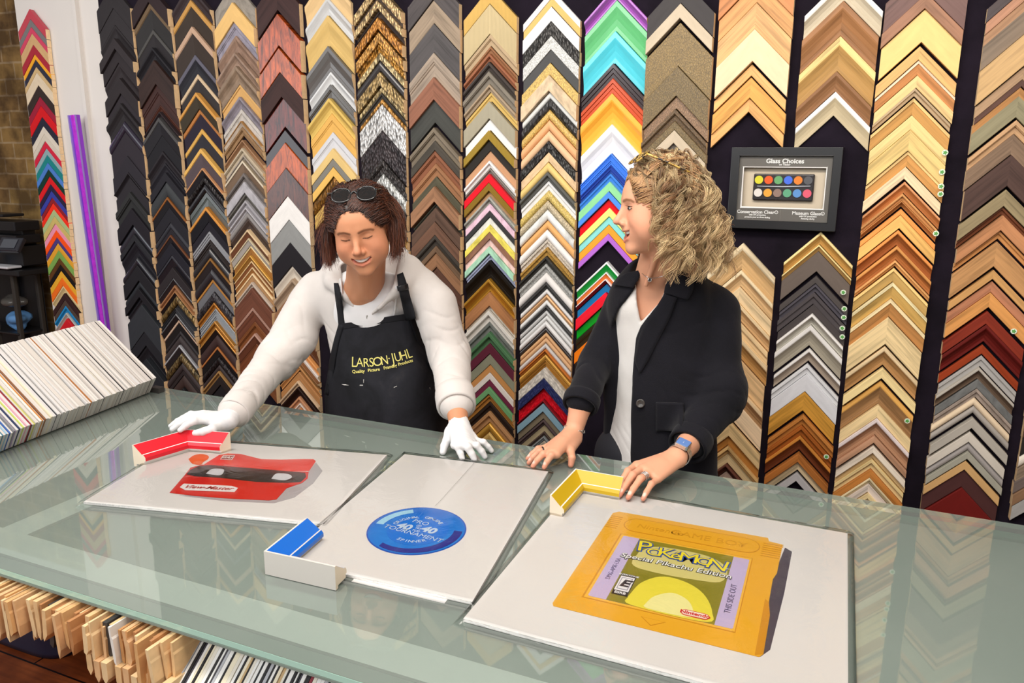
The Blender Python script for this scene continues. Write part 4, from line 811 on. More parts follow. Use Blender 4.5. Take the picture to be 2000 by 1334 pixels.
def stad(u0, u1, v0, v1, n=10):
    r = (v1 - v0) / 2; c = (v0 + v1) / 2; k = r * 1.05; P = []
    for a in np.linspace(-90, 90, n): P.append((u1 - k + k * math.cos(math.radians(a)), c + r * math.sin(math.radians(a))))
    for a in np.linspace(90, 270, n): P.append((u0 + k + k * math.cos(math.radians(a)), c + r * math.sin(math.radians(a))))
    return P
cp('name_recess', stad(.10, .89, .80, .955), .0009, YD); cp('name_recess', stad(.107, .884, .805, .948), .0012, YC)
cp('label_recess', [(.115, .115), (.865, .115), (.865, .755), (.115, .755)], .0009, YD); cp('label_recess', [(.125, .12), (.86, .12), (.86, .75), (.125, .75)], .0012, YL)
LB = dict(l=.14, r=.85, b=.135, t=.735)
cp('side_band', [(.147, .135), (.843, .135), (.85, .142), (.85, .728), (.843, .735), (.147, .735), (.14, .728), (.14, .142)], .0015, ink('c8b8dc', .3))
OL = ink('8c8428', .3); cp('label_picture', [(.235, .135), (.765, .135), (.765, .735), (.235, .735)], .0018, OL)
cp('label_glow', [(.27, .60), (.34, .68), (.5, .70), (.66, .68), (.75, .60), (.74, .48), (.62, .45), (.4, .44), (.27, .47)], .0021, ink('dcd080', .3), 40)
# generic yellow swirl in place of the mascot
cp('label_swirl', [(.33, .20), (.36, .33), (.45, .42), (.58, .41), (.68, .34), (.74, .22), (.72, .137), (.36, .137)], .0021, ink('f0e048', .3), 40)
cp('label_swirl', [(.42, .15), (.45, .24), (.53, .30), (.62, .26), (.66, .16), (.60, .138), (.45, .138)], .0024, ink('f8f0a0', .3), 36)
cd_ = cart(.9, .5) - cart(.1, .5); vd_ = cart(.5, .9) - cart(.5, .1)
def ctx(body, u, v, size, mat, lift=.0027, turn=0, **k):
    d = np.array([*cd_, 0.]); 
    if turn == 1: d = np.array([*vd_, 0.])
    return text(body, None, (*cart(u, v), ZP + lift), d, size, mat, eP, **k)
letters = [('P', .285, .655, .060, 8), ('O', .352, .618, .040, -4), ('K', .411, .632, .052, 4), ('é', .470, .628, .044, 0), ('M', .540, .628, .052, 2), ('O', .626, .622, .040, -4), ('N', .697, .615, .056, -6)]
for nm, bld, mt, lf in (('title_outline', .0026, ink('2c50a8', .3), .0024), ('title_letter', .0, ink('f8e430', .3), .0031)):
    for li, (ch, u, v_, s, rot) in enumerate(letters):
        a = math.radians(rot) + math.atan2(cd_[1], cd_[0]); text(ch, None, (*cart(u, v_), ZP + lf + li * .00006), (math.cos(a), math.sin(a), 0), s * 1.03, mt, eP, bold=bld, name=nm)
ctx('Special Pikachu Edition', .485, .535, .0235, ink('1c1c1c', .3), .0026, bold=.0013, shear=.1)
ctx('Special Pikachu Edition', .485, .535, .0235, ink('f8f8f4', .3), .0030, bold=.0002, shear=.1)
ctx('TM', .748, .60, .008, ink('f0f0e0'), .0028)
ctx('DMG-APSE-USA', .188, .40, .0125, ink('6c608c'), .0020, turn=1)
ctx('THIS SIDE OUT', .808, .36, .0155, ink('5c547c'), .0020, turn=1)
cp('rating_box', [(.243, .19), (.325, .19), (.325, .375), (.243, .375)], .0024, ink('1c1c1c')); cp('rating_box', [(.247, .225), (.321, .225), (.321, .35), (.247, .35)], .0027, ink('f4f0f0'))
cp('rating_box', [(.255, .237), (.313, .237), (.313, .338), (.255, .338)], .0029, ink('8c8ca0')); cp('rating_box', [(.259, .242), (.309, .242), (.309, .333), (.259, .333)], .0031, ink('f4f0f0'))
ctx('E', .284, .287, .034, ink('1c1c28'), .0034, bold=.0012, shear=.2); ctx('EVERYONE', .284, .363, .0078, ink('f4f4f4'), .0028, bold=.0002); ctx('ESRB', .284, .207, .010, ink('f4f4f4'), .0028, bold=.0003)
cp('maker_oval', stad(.60, .735, .150, .195), .0027, ink('d83030')); cp('maker_oval', stad(.604, .731, .155, .190), .0030, ink('f8e8d8'))
ctx('Nintendo', .6675, .173, .0135, ink('d82828'), .0033, bold=.0004)
EMB = ink('e2a024', .3)
ctx('Nintendo', .32, .872, .026, EMB, .0015, shear=.1); ctx('GAME BOY', .60, .870, .032, EMB, .0015); ctx('TM', .79, .86, .01, EMB, .0015)
cp('arrow_mark', [(.43, .075), (.55, .075), (.49, .025)], .0009, YD); cp('arrow_mark', [(.437, .072), (.543, .072), (.49, .029)], .0012, YC)

# ---------------------------------------------------------------- corner samples laid on the prints
PALE_END = plain('ecdcc4', .6, name='pale_sawn_end')
def frame_corner(label, corner, a1, a2, L1, L2, w, H, lip, face, body, word, z=CZ + .0075, over=.010):
    """an L-shaped corner of deep moulding. corner: outer corner (x, y); a1, a2: directions (degrees) of the two arms"""
    e = empty('frame_corner', (*corner, z), label, 'frame sample', 'lacquered frame corners on the prints')
    d1 = np.array([math.cos(math.radians(a1)), math.sin(math.radians(a1))]); d2 = np.array([math.cos(math.radians(a2)), math.sin(math.radians(a2))])
    def arm(d, o, L, name):
        # section: s = distance inward, h = height
        P = [(0, -.006), (0, H), (lip, H), (w - .008, H * .50), (w - .0075, H * .53), (w - .005, H * .51), (w, H * .36), (w, H * .18), (w - .004, H * .18), (w - .004, 0), (lip * 2.2, 0), (lip * 2.2, -.006)]
        n = len(P); c0 = np.array(corner); V = []
        for s, h in P: V.append((*(c0 + d * s + o * s), z + h))
        for s, h in P: V.append((*(c0 + d * L + o * s), z + h))
        F = []; M = []
        for i in range(n):
            F.append((i, (i + 1) % n, n + (i + 1) % n, n + i)); M.append(1 if i in (2, 5, 6) else 0)
        F += [tuple(range(n))[::-1], tuple(range(n, 2 * n))]; M += [0, 2]
        mesh(name, V, F, [body, face, PALE_END], e, False, M)
    arm(d1, d2, L1, 'frame_arm'); arm(d2, d1, L2, 'frame_arm')
    return e
WB = plain('f0ece6', .3, coat=.3, name='white_lacquer'); GB = plain('d8d0c8', .35, name='pale_grey_lacquer')
# red: corner at the back left of the viewer print
c_r = onz(365, 837, CZ + .062)[:2]
frame_corner('red-faced white corner sample at back left of the red viewer print', c_r, 14.5, 256.5, .125, .152, .034, .052, .0035, plain('d80c24', .4, coat=.1, name='red_lacquer'), WB, 'red')
c_w = onz(515, 1078, CZ + .048)[:2]
frame_corner('blue-faced white corner sample at front left of the disc print', c_w, 2.5, 97, .158, .150, .042, .042, .004, plain('0c68cc', .35, coat=.15, name='blue_lacquer'), GB, 'blue')
c_y = onz(1124, 914, CZ + .055)[:2]
frame_corner('yellow-faced white corner sample at back left of the cartridge print', c_y, -.5, 269.5, .120, .170, .034, .046, .0035, plain('c8a414', .45, coat=.05, name='yellow_lacquer'), WB, 'yellow')

CLR = NT('clear_glazing'); CLR.t.nodes.remove(CLR.b)
tr = CLR.n('ShaderNodeBsdfTransparent'); gs = CLR.n('ShaderNodeBsdfGlossy'); gs.inputs['Roughness'].default_value = .02; fr = CLR.n('ShaderNodeFresnel'); fr.inputs['IOR'].default_value = 1.25
mx = CLR.n('ShaderNodeMixShader'); CLR.l(fr.outputs[0], mx.inputs[0]); CLR.l(tr.outputs[0], mx.inputs[1]); CLR.l(gs.outputs[0], mx.inputs[2]); CLR.l(mx.outputs[0], CLR.out.inputs[0])
# ---------------------------------------------------------------- framed display on the wall
fd = empty('display_frame', (-.2175, WALL_Y, 1.646), 'black framed glass display with a twelve-pan paint set on the dark wall', 'picture frame')
xl, xr, zb, zt_ = -.388, -.048, 1.515, 1.778; BKF = plain('1e1e20', .35, coat=.2, name='black_frame_lacquer'); yb = WALL_Y - .001; yf = WALL_Y - .040; fw_ = .027
def fframe(nm, x0, x1, z0, z1, w, ya, yc, mat, par=fd):
    q = [(x0, z0), (x1, z0), (x1, z1), (x0, z1)]; r = [(x0 + w, z0 + w), (x1 - w, z0 + w), (x1 - w, z1 - w), (x0 + w, z1 - w)]
    V = [(a, ya, b) for a, b in q] + [(a, ya, b) for a, b in r] + [(a, yc, b) for a, b in q] + [(a, yc, b) for a, b in r]; F = []
    for i in range(4):
        j = (i + 1) % 4; F += [(8 + i, 8 + j, 12 + j, 12 + i), (i, j, 8 + j, 8 + i), (4 + i, 4 + j, 12 + j, 12 + i), (i, j, 4 + j, 4 + i)]
    return bevel(mesh(nm, V, F, mat, par), .0015)
fframe('outer_frame', xl, xr, zb, zt_, fw_, yb, yf, BKF)
MATG = plain('6a6660', .7, name='grey_mount'); y_m = WALL_Y - .030
def holed(nm, x0, x1, z0, z1, hx0, hx1, hz0, hz1, ya, yc, mat):
    m = MB(); m.box((x0, ya, z0), (x1, yc, hz0)); m.box((x0, ya, hz1), (x1, yc, z1)); m.box((x0, ya, hz0), (hx0, yc, hz1)); m.box((hx1, ya, hz0), (x1, yc, hz1)); return m.build(nm, mat, fd)
x_i0, x_i1, z_i0, z_i1 = xl + fw_, xr - fw_, zb + fw_, zt_ - fw_
hx0, hx1, hz0, hz1 = -.348, -.090, 1.583, 1.716
holed('mount', x_i0, x_i1, z_i0, z_i1, hx0, hx1, hz0, hz1, y_m, y_m + .002, MATG)
fframe('mount_bevel', hx0 - .001, hx1 + .001, hz0 - .001, hz1 + .001, .0035, y_m - .0005, y_m + .0018, plain('f4f0ec', .5, name='white_bevel'))
MB().box((hx0 - .004, WALL_Y - .010, hz0 - .004), (hx1 + .004, WALL_Y - .007, hz1 + .004)).build('backing', plain('d4c4ac', .7, name='beige_backing'), fd)
# paint set
ps = bevel(MB().box((-.313, WALL_Y - .024, 1.608), (-.125, WALL_Y - .011, 1.694)).build('paint_tray', plain('2a2426', .35, name='paint_tray_black'), fd), .004, 3)
pc = [['e0d82c', 'f05c18', '68a86c', '4470e8', 'f08424', '58585c'], ['e8e0d8', 'f0a838', '94786c', '60a880', '5c94d4', 'e85c74']]
for r_ in range(2):
    for i in range(6):
        cx_, cz_ = -.296 + i * .0305, 1.674 - r_ * .0415
        V = []
        for yy, rr_ in ((WALL_Y - .0245, .0135), (WALL_Y - .0275, .0132)): V += [(cx_ + rr_ * math.cos(a), yy, cz_ + rr_ * math.sin(a)) for a in np.linspace(0, 2 * math.pi, 24, endpoint=False)]
        o = mesh('paint_pan', V, [tuple(range(24))[::-1], tuple(range(24, 48))] + [(k_, (k_ + 1) % 24, 24 + (k_ + 1) % 24, 24 + k_) for k_ in range(24)], plain(pc[r_][i], .6, name='paint_' + pc[r_][i]), ps)
tube('brush', [(-.30, WALL_Y - .027, 1.6535), (-.22, WALL_Y - .027, 1.653), (-.135, WALL_Y - .027, 1.6565)], [.0012, .0018, .0016], plain('c8ccd4', .25, name='pale_brush_handle'), fd, 8)
TW = plain('f0eeea', .5, name='white_print'); 
def ft(b, x, z, s, **k): return text(b, None, (x, y_m - .001, z), (1, 0, 0), s, TW, fd, vdir=(0, 0, 1), **k)
ft('Glass Choices', -.219, 1.734, .0205, bold=.0006); ft('on Tector', -.219, 1.7235, .0085, bold=.0003)
ft('Conservation Clear®', -.293, 1.5695, .0150, bold=.0004); ft('with UV protection', -.292, 1.5600, .0068, bold=.0003); ft('protects your art from fading', -.292, 1.5525, .0068, bold=.0003)
ft('Museum Glass®', -.1345, 1.5695, .0150, bold=.0004); ft('with UV protection', -.1345, 1.5600, .0068, bold=.0003); ft('Amazing clarity', -.1345, 1.5525, .0068, bold=.0003)
MB().box((-.2205, y_m - .0012, z_i0), (-.2195, y_m - .0002, hz0 - .002)).build('divider', plain('8c8880', .5, name='divider_grey'), fd)
gp = MB().box((x_i0 + .0005, y_m - .005, z_i0 + .0005), (x_i1 - .0005, y_m - .004, z_i1 - .0005)).build('glazing', CLR.m, fd)
# ---------------------------------------------------------------- modelling of bodies: blended volumes turned into one smooth surface
def pd(x, y, d): return CAM + RW @ np.array([(x - 1000.) / F_PX * d, (y - 667.) / F_PX * d, d])
def camdir(v): v = RW @ np.array(v, float); return v / np.linalg.norm(v)
class Cap:
    def __init__(s, a, b, ra, rb=None, flat=None):
        s.a = np.array(a, float); s.b = np.array(b, float); s.ra = ra; s.rb = ra if rb is None else rb; s.flat = flat
        r = max(s.ra, s.rb); s.lo = np.minimum(s.a, s.b) - r; s.hi = np.maximum(s.a, s.b) + r
    def d(s, P):
        q = P - s.a.astype(np.float32); ba = (s.b - s.a).astype(np.float32)
        if s.flat is not None:
            n = np.array(s.flat[0], np.float32); k = s.flat[1]
            q = q + ((q @ n) * (k - 1))[..., None] * n; ba = ba + (ba @ n) * (k - 1) * n
        t = np.clip((q @ ba) / (ba @ ba + 1e-12), 0, 1)
        return np.linalg.norm(q - t[..., None] * ba, axis=-1) - (s.ra + (s.rb - s.ra) * t)
class Ell:
    def __init__(s, c, r, R=None):
        s.c = np.array(c, float); s.r = np.array(r, np.float32); s.R = np.eye(3) if R is None else R
        m = max(r); s.lo = s.c - m; s.hi = s.c + m
    def d(s, P):
        q = (P - s.c.astype(np.float32)) @ s.R.astype(np.float32); k0 = np.linalg.norm(q / s.r, axis=-1); k1 = np.linalg.norm(q / s.r ** 2, axis=-1)
        return k0 * (k0 - 1) / (k1 + 1e-9)
class Field:
    def __init__(s, lo, hi, h):
        s.lo = np.array(lo, float); s.h = h; s.n = np.ceil((np.array(hi) - s.lo) / h).astype(int) + 1
        s.F = np.full(s.n, .5, np.float32)
        s.ax = [(s.lo[i] + h * np.arange(s.n[i])).astype(np.float32) for i in range(3)]
    def sub(s, lo, hi):
        a = np.clip(np.floor((lo - s.lo) / s.h).astype(int), 0, s.n); b = np.clip(np.ceil((hi - s.lo) / s.h).astype(int) + 1, 0, s.n)
        if (b <= a).any(): return None, None
        sl = tuple(slice(a[i], b[i]) for i in range(3)); g = np.meshgrid(*[s.ax[i][sl[i]] for i in range(3)], indexing='ij')
        return sl, np.stack(g, -1)
    def add(s, p, k=.01):
        m = k + 4 * s.h; sl, P = s.sub(p.lo - m, p.hi + m)
        if sl is None: return s
        d = p.d(P); f = s.F[sl]; h = np.clip(.5 + .5 * (f - d) / k, 0, 1); s.F[sl] = f * (1 - h) + d * h - k * h * (1 - h); return s
    def cut(s, p, k=.004):
        m = k + 2 * s.h; sl, P = s.sub(p.lo - m, p.hi + m)
        if sl is None: return s
        d = -p.d(P); f = s.F[sl]; h = np.clip(.5 - .5 * (f - d) / k, 0, 1); s.F[sl] = f * (1 - h) + d * h + k * h * (1 - h); return s
    def chain(s, pts, rs, k=.01, flat=None):
        rs = rs if hasattr(rs, '__len__') else [rs] * len(pts)
        for i in range(len(pts) - 1): s.add(Cap(pts[i], pts[i + 1], rs[i], rs[i + 1], flat), k)
        return s
    def cutpoly(s, poly, dmin, dmax, k=.004, ymax=None):
        """cuts the opening whose outline is poly (photo points), between two camera distances"""
        g = np.meshgrid(*s.ax, indexing='ij'); P = np.stack(g, -1) - CAM.astype(np.float32); c = P @ RW.astype(np.float32)
        x = c[..., 0] / c[..., 2] * F_PX + 1000; y = c[..., 1] / c[..., 2] * F_PX + 667; z = c[..., 2]
        d = polysd(x, y, np.array(poly, np.float32)) / F_PX * z
        d = np.maximum(d, s.ax[1][None, :, None] - ymax) if ymax else np.maximum(d, np.maximum(z - dmax, dmin - z)); d = -d; f = s.F
        h = np.clip(.5 - .5 * (f - d) / k, 0, 1); s.F = f * (1 - h) + d * h + k * h * (1 - h); return s
    def val(s, P):
        q = (P - s.lo) / s.h; i = np.clip(np.floor(q).astype(int), 0, s.n - 2); f = np.clip(q - i, 0, 1); out = 0
        for a in (0, 1):
            for b in (0, 1):
                for c in (0, 1):
                    out = out + s.F[i[..., 0] + a, i[..., 1] + b, i[..., 2] + c] * (f[..., 0] if a else 1 - f[..., 0]) * (f[..., 1] if b else 1 - f[..., 1]) * (f[..., 2] if c else 1 - f[..., 2])
        return out
    def hit(s, px, off=0., d0=1.6, d1=2.6, st=.004):
        """first meeting of the sight lines through photo points with the surface grown by off"""
        px = np.atleast_2d(np.array(px, float)); D = np.stack([(px[:, 0] - 1000) / F_PX, (px[:, 1] - 667) / F_PX, np.ones(len(px))], -1) @ RW.T
        t = np.full(len(px), np.nan)
        for d in np.arange(d0, d1, st):
            w_ = np.isnan(t)
            if not w_.any(): break
            v = s.val(CAM + D[w_] * d); idx = np.where(w_)[0][v < off]; t[idx] = d
        t = np.where(np.isnan(t), np.nanmedian(t) if np.isfinite(t).any() else 2.1, t)
        for _ in range(3): t = t + (s.val(CAM + D * t[:, None]) - off) * .8
        return CAM + D * t[:, None]
    def surf(s):
        F = s.F; I = F < 0; nx, ny, nz = F.shape
        c = np.zeros((nx - 1, ny - 1, nz - 1), np.int8)
        for a in (0, 1):
            for b in (0, 1):
                for d in (0, 1): c += I[a:nx - 1 + a, b:ny - 1 + b, d:nz - 1 + d]
        cells = np.argwhere((c > 0) & (c < 8)); ids = np.full(c.shape, -1, np.int32); ids[tuple(cells.T)] = np.arange(len(cells))
        acc = np.zeros((len(cells), 3)); cnt = np.zeros(len(cells))
        cor = [(0, 0, 0), (1, 0, 0), (0, 1, 0), (1, 1, 0), (0, 0, 1), (1, 0, 1), (0, 1, 1), (1, 1, 1)]
        for i in range(8):
            for j in range(i + 1, 8):
                if sum(abs(cor[i][q] - cor[j][q]) for q in range(3)) != 1: continue
                a = cells + cor[i]; b = cells + cor[j]; fa = F[tuple(a.T)]; fb = F[tuple(b.T)]; m = (fa < 0) != (fb < 0)
                t = (fa / (fa - fb + 1e-12))[m][:, None]; acc[m] += np.array(cor[i]) * (1 - t) + np.array(cor[j]) * t; cnt[m] += 1
        V = s.lo + s.h * (cells + acc / cnt[:, None]); Q = []
        for ax in range(3):
            sa = [slice(None)] * 3; sb = [slice(None)] * 3; sa[ax] = slice(0, -1); sb[ax] = slice(1, None)
            A = I[tuple(sa)]; B = I[tuple(sb)]; e = np.argwhere(A != B); o1, o2 = [(1, 2), (2, 0), (0, 1)][ax]
            e = e[(e[:, o1] > 0) & (e[:, o2] > 0) & (e[:, o1] < s.n[o1] - 1) & (e[:, o2] < s.n[o2] - 1)]
            u = np.zeros(3, int); u[o1] = 1; v = np.zeros(3, int); v[o2] = 1
            q = np.stack([ids[tuple((e - u - v).T)], ids[tuple((e - v).T)], ids[tuple(e.T)], ids[tuple((e - u).T)]], -1)
            flip = ~A[tuple(e.T)]; q[flip] = q[flip][:, ::-1]; Q.append(q)
        Q = np.concatenate(Q); Q = Q[(Q >= 0).all(1)]
        return V, Q
def polysd(x, y, v):
    d = np.full(x.shape, 1e12, np.float32); s = np.ones(x.shape, np.float32); n = len(v)
    for i in range(n):
        a = v[i]; b = v[i - 1]; ex, ey = b[0] - a[0], b[1] - a[1]; wx, wy = x - a[0], y - a[1]
        t = np.clip((wx * ex + wy * ey) / (ex * ex + ey * ey + 1e-9), 0, 1); bx_, by_ = wx - ex * t, wy - ey * t; d = np.minimum(d, bx_ * bx_ + by_ * by_)
        c1 = y >= a[1]; c2 = y < b[1]; c3 = ex * wy > ey * wx; f = (c1 & c2 & c3) | (~c1 & ~c2 & ~c3); s = np.where(f, -s, s)
    return s * np.sqrt(d)
def relax(V, Q, it=2, lam=.5):
    for _ in range(it):
        acc = np.zeros_like(V); cnt = np.zeros(len(V))
        for i in range(4):
            for j in (1, 3): np.add.at(acc, Q[:, i], V[Q[:, (i + j) % 4]]); np.add.at(cnt, Q[:, i], 1)
        V = V * (1 - lam) + lam * acc / np.maximum(cnt, 1)[:, None]
    return V
def normals(V, Q):
    n = np.cross(V[Q[:, 2]] - V[Q[:, 0]], V[Q[:, 3]] - V[Q[:, 1]]); N = np.zeros_like(V)
    for i in range(4): np.add.at(N, Q[:, i], n)
    return N / (np.linalg.norm(N, axis=1, keepdims=True) + 1e-12)
def joinq(parts):
    V = []; Q = []; C = []; b = 0
    for v, q, c in parts: V.append(v); Q.append(q + b); C.append(c); b += len(v)
    return np.vstack(V), np.vstack(Q), np.vstack(C)
def drape(name, rows, field, off, mat, par, nu=16, thick=.002, sub=None):
    """cloth laid on a body: rows = list of (left point, right point) in the photo, from top to bottom"""
    rows = np.array(rows, float); m = len(rows); nv = (m - 1) * 6 + 1; tt = np.linspace(0, m - 1, nv); pts = []
    for t in tt:
        i = min(int(t), m - 2); f = t - i; L = rows[i, 0] * (1 - f) + rows[i + 1, 0] * f; R_ = rows[i, 1] * (1 - f) + rows[i + 1, 1] * f
        for u in np.linspace(0, 1, nu): pts.append(L * (1 - u) + R_ * u)
    P = field.hit(pts, off).reshape(nv, nu, 3)
    for _ in range(2):
        Q_ = P.copy(); Q_[1:-1] = (P[:-2] + P[2:] + 2 * P[1:-1]) / 4; P = Q_.copy(); P[:, 1:-1] = (Q_[:, :-2] + Q_[:, 2:] + 2 * Q_[:, 1:-1]) / 4
    idx = np.arange(nv * nu).reshape(nv, nu); Q = np.stack([idx[:-1, :-1], idx[1:, :-1], idx[1:, 1:], idx[:-1, 1:]], -1).reshape(-1, 4)
    o = fastmesh(name, P.reshape(-1, 3), Q, mat, par); s_ = o.modifiers.new('thickness', 'SOLIDIFY'); s_.thickness = thick; s_.offset = 0
    return o, P
def pxtext(body, org, ang, size, field, off, mat, par, squash=1., bold=0., name='lettering', shear=0., spacing=1., tex_up=None):
    c = bpy.data.curves.new(name, 'FONT'); c.body = body; c.size = 1; c.align_x = 'CENTER'; c.align_y = 'CENTER'; c.offset = bold; c.shear = shear; c.space_character = spacing; c.resolution_u = 3
    o = bpy.data.objects.new(name, c); COL.objects.link(o); bpy.context.view_layer.update()
    me = bpy.data.meshes.new_from_object(o.evaluated_get(bpy.context.evaluated_depsgraph_get())); bpy.data.objects.remove(o)
    n = len(me.vertices); V = np.zeros(n * 3); me.vertices.foreach_get('co', V); V = V.reshape(-1, 3); a = math.radians(ang)
    x = V[:, 0] * size; y = V[:, 1] * size * squash
    if tex_up is not None: y = y + tex_up(x)
    px = np.stack([org[0] + x * math.cos(a) - y * math.sin(a), org[1] - x * math.sin(a) - y * math.cos(a)], -1)
    me.vertices.foreach_set('co', field.hit(px, off).ravel()); me.update(); me.materials.clear()
    return link(name, me, mat, par)
class Head:
    """head-local frame: x to the person's right, y forward, z up; metres"""
    def __init__(s, c, fwd, up, k=1.):
        s.c = np.array(c); f = np.array(fwd) / np.linalg.norm(fwd); u = np.array(up) - np.dot(up, f) * f; u /= np.linalg.norm(u); r = np.cross(f, u)
        s.R = np.stack([r, f, u], 1); s.k = k
    def __call__(s, *p):
        p = np.array(p if len(p) > 1 else p[0], float); return s.c + s.k * (p @ s.R.T)
    def inv(s, P): return ((np.asarray(P) - s.c) @ s.R) / s.k
    def E(s, c, r, rot=None):
        R = s.R if rot is None else s.R @ rot
        return Ell(s(*c), np.array(r) * s.k, R)
    def C(s, a, b, ra, rb=None): return Cap(s(*a), s(*b), ra * s.k, (ra if rb is None else rb) * s.k)
def rotx(a): a = math.radians(a); return np.array([[1, 0, 0], [0, math.cos(a), -math.sin(a)], [0, math.sin(a), math.cos(a)]])
def roty(a): a = math.radians(a); return np.array([[math.cos(a), 0, math.sin(a)], [0, 1, 0], [-math.sin(a), 0, math.cos(a)]])
def face(f, H, smile=1., open_=.0, eyes_open=False):
    A = f.add
    A(H.E((0, -.016, .036), (.073, .094, .080)), .01)
    A(H.E((0, .026, -.012), (.061, .061, .088)), .03)
    A(H.E((0, .045, .035), (.058, .042, .045)), .03)
    A(H.E((0, .034, -.074), (.046, .046, .040)), .03)
    A(H.E((0, .070, -.103), (.019, .014, .015)), .025)
    for x in (-1, 1):
        A(H.E((x * .042, .048, -.020), (.021, .024, .024)), .03)
        A(H.E((x * .037, .064, -.036 + .004 * smile), (.018, .015, .015)), .016)
        A(H.E((x * .047, .012, -.058), (.014, .034, .026)), .03)
        A(H.C((x * .012, .082, .020), (x * .044, .066, .024), .009, .007), .014)
    for x in (-1, 1):
        f.cut(H.E((x * .031, .099, .002), (.017, .016, .012)), .014)
        A(H.E((x * .031, .0695, .001), (.0155, .0135, .0120)), .004)
        A(H.C((x * .019, .0800, -.0012), (x * .043, .0745, .0005), .0016, .0013), .002)
    A(H.C((0, .080, .018), (0, .1035, -.024), .0075, .0090), .012)
    A(H.E((0, .1085, -.032), (.0105, .0110, .0092)), .008)
    for x in (-1, 1): A(H.E((x * .0125, .0945, -.0375), (.0068, .0085, .0068)), .006)
    A(H.E((0, .090, -.038), (.013, .014, .008)), .004)
    for x in (-1, 1): f.cut(H.E((x * .0060, .1005, -.0462), (.0026, .0045, .0022)), .002)
    A(H.E((0, .0700, -.060), (.030, .024, .021)), .018)
    A(H.C((0, .076, .012), (0, .088, -.036), .012), .006)
    for x in (-1, 1): A(H.E((x * .045, .044, -.047), (.020, .022, .024)), .03)
    # mouth: the gap, then both lips
    g = open_
    up = [(-.035, .0690, -.0465), (-.018, .0845, -.0550), (0, .0900, -.0570), (.018, .0845, -.0550), (.035, .0690, -.0465)]
    lo = [(-.035, .0690, -.0475), (-.018, .0830, -.0680 - g * .75), (0, .0880, -.0715 - g), (.018, .0830, -.0680 - g * .75), (.035, .0690, -.0475)]
    mid = [((a[0]), (a[1] + b[1]) / 2 + .001, (a[2] + b[2]) / 2) for a, b in zip(up, lo)]
    for a, b, ra, rb in ((0, 1, .0020, .0050 + g * .4), (1, 2, .0050 + g * .4, .0058 + g * .5), (2, 3, .0058 + g * .5, .0050 + g * .4), (3, 4, .0050 + g * .4, .0020)): f.cut(H.C(mid[a], mid[b], ra, rb), .002)
    for ch, r in ((up, .0030), (lo, .0038)):
        for i in range(4): A(H.C(ch[i], ch[i + 1], r if i else .0018, r if i < 3 else .0018), .003)
    for x in (-1, 1):
        A(H.E((x * .077, -.006, -.004), (.0085, .018, .030), roty(x * 12)), .006)
        f.cut(H.E((x * .086, -.002, .000), (.006, .010, .018)), .004)
    return up, lo, mid
def face_colour(H, V, base, lip, brow, up, lo, blush=.5, browh=.0215, stretch=1.):
    L = H.inv(V); c = np.tile(np.array(lin(base)), (len(V), 1))
    def dist2(ch):
        d = np.full(len(L), 9.)
        for i in range(len(ch) - 1):
            a = np.array(ch[i])[[0, 2]]; b = np.array(ch[i + 1])[[0, 2]]; q = L[:, [0, 2]]; t = np.clip(((q - a) @ (b - a)) / ((b - a) @ (b - a)), 0, 1); d = np.minimum(d, np.linalg.norm(q - a - t[:, None] * (b - a), axis=1))
        return np.where(L[:, 1] > .045, d, 9.)
    def dist(ch):
        d = np.full(len(L), 9.)
        for i in range(len(ch) - 1):
            a = np.array(ch[i]); b = np.array(ch[i + 1]); t = np.clip(((L - a) @ (b - a)) / ((b - a) @ (b - a)), 0, 1); d = np.minimum(d, np.linalg.norm(L - a - t[:, None] * (b - a), axis=1))
        return d
    def mixc(c, col, w_): return c * (1 - w_[:, None]) + np.array(lin(col)) * w_[:, None]
    g = lambda p, r: np.exp(-((L - np.array(p)) ** 2).sum(1) / r ** 2)
    red = (g((.042, .060, -.030), .034) + g((-.042, .060, -.030), .034) + g((0, .107, -.034), .018)) * blush
    c = mixc(c, 'd07c64', np.clip(red * .5, 0, .4))
    c = mixc(c, lip, np.clip(1.35 - dist(up) / .0042, 0, 1)); c = mixc(c, lip, np.clip(1.35 - dist(lo) / .0048, 0, 1))
    for x in (-1, 1):
        bw = [(x * .013, .088, browh - .003), (x * .028, .084, browh + .001), (x * .044, .070, browh - .001), (x * .050, .060, browh - .005)]
        c = mixc(c, brow, np.clip(1.5 - dist2(bw) / .0030, 0, .8))
        ls = [(x * .019, .081, -.0016), (x * .031, .084, -.0034), (x * .044, .0755, .0)]
        c = mixc(c, '2c1810', np.clip(1.6 - dist2(ls) / .0014, 0, .95))
    return c
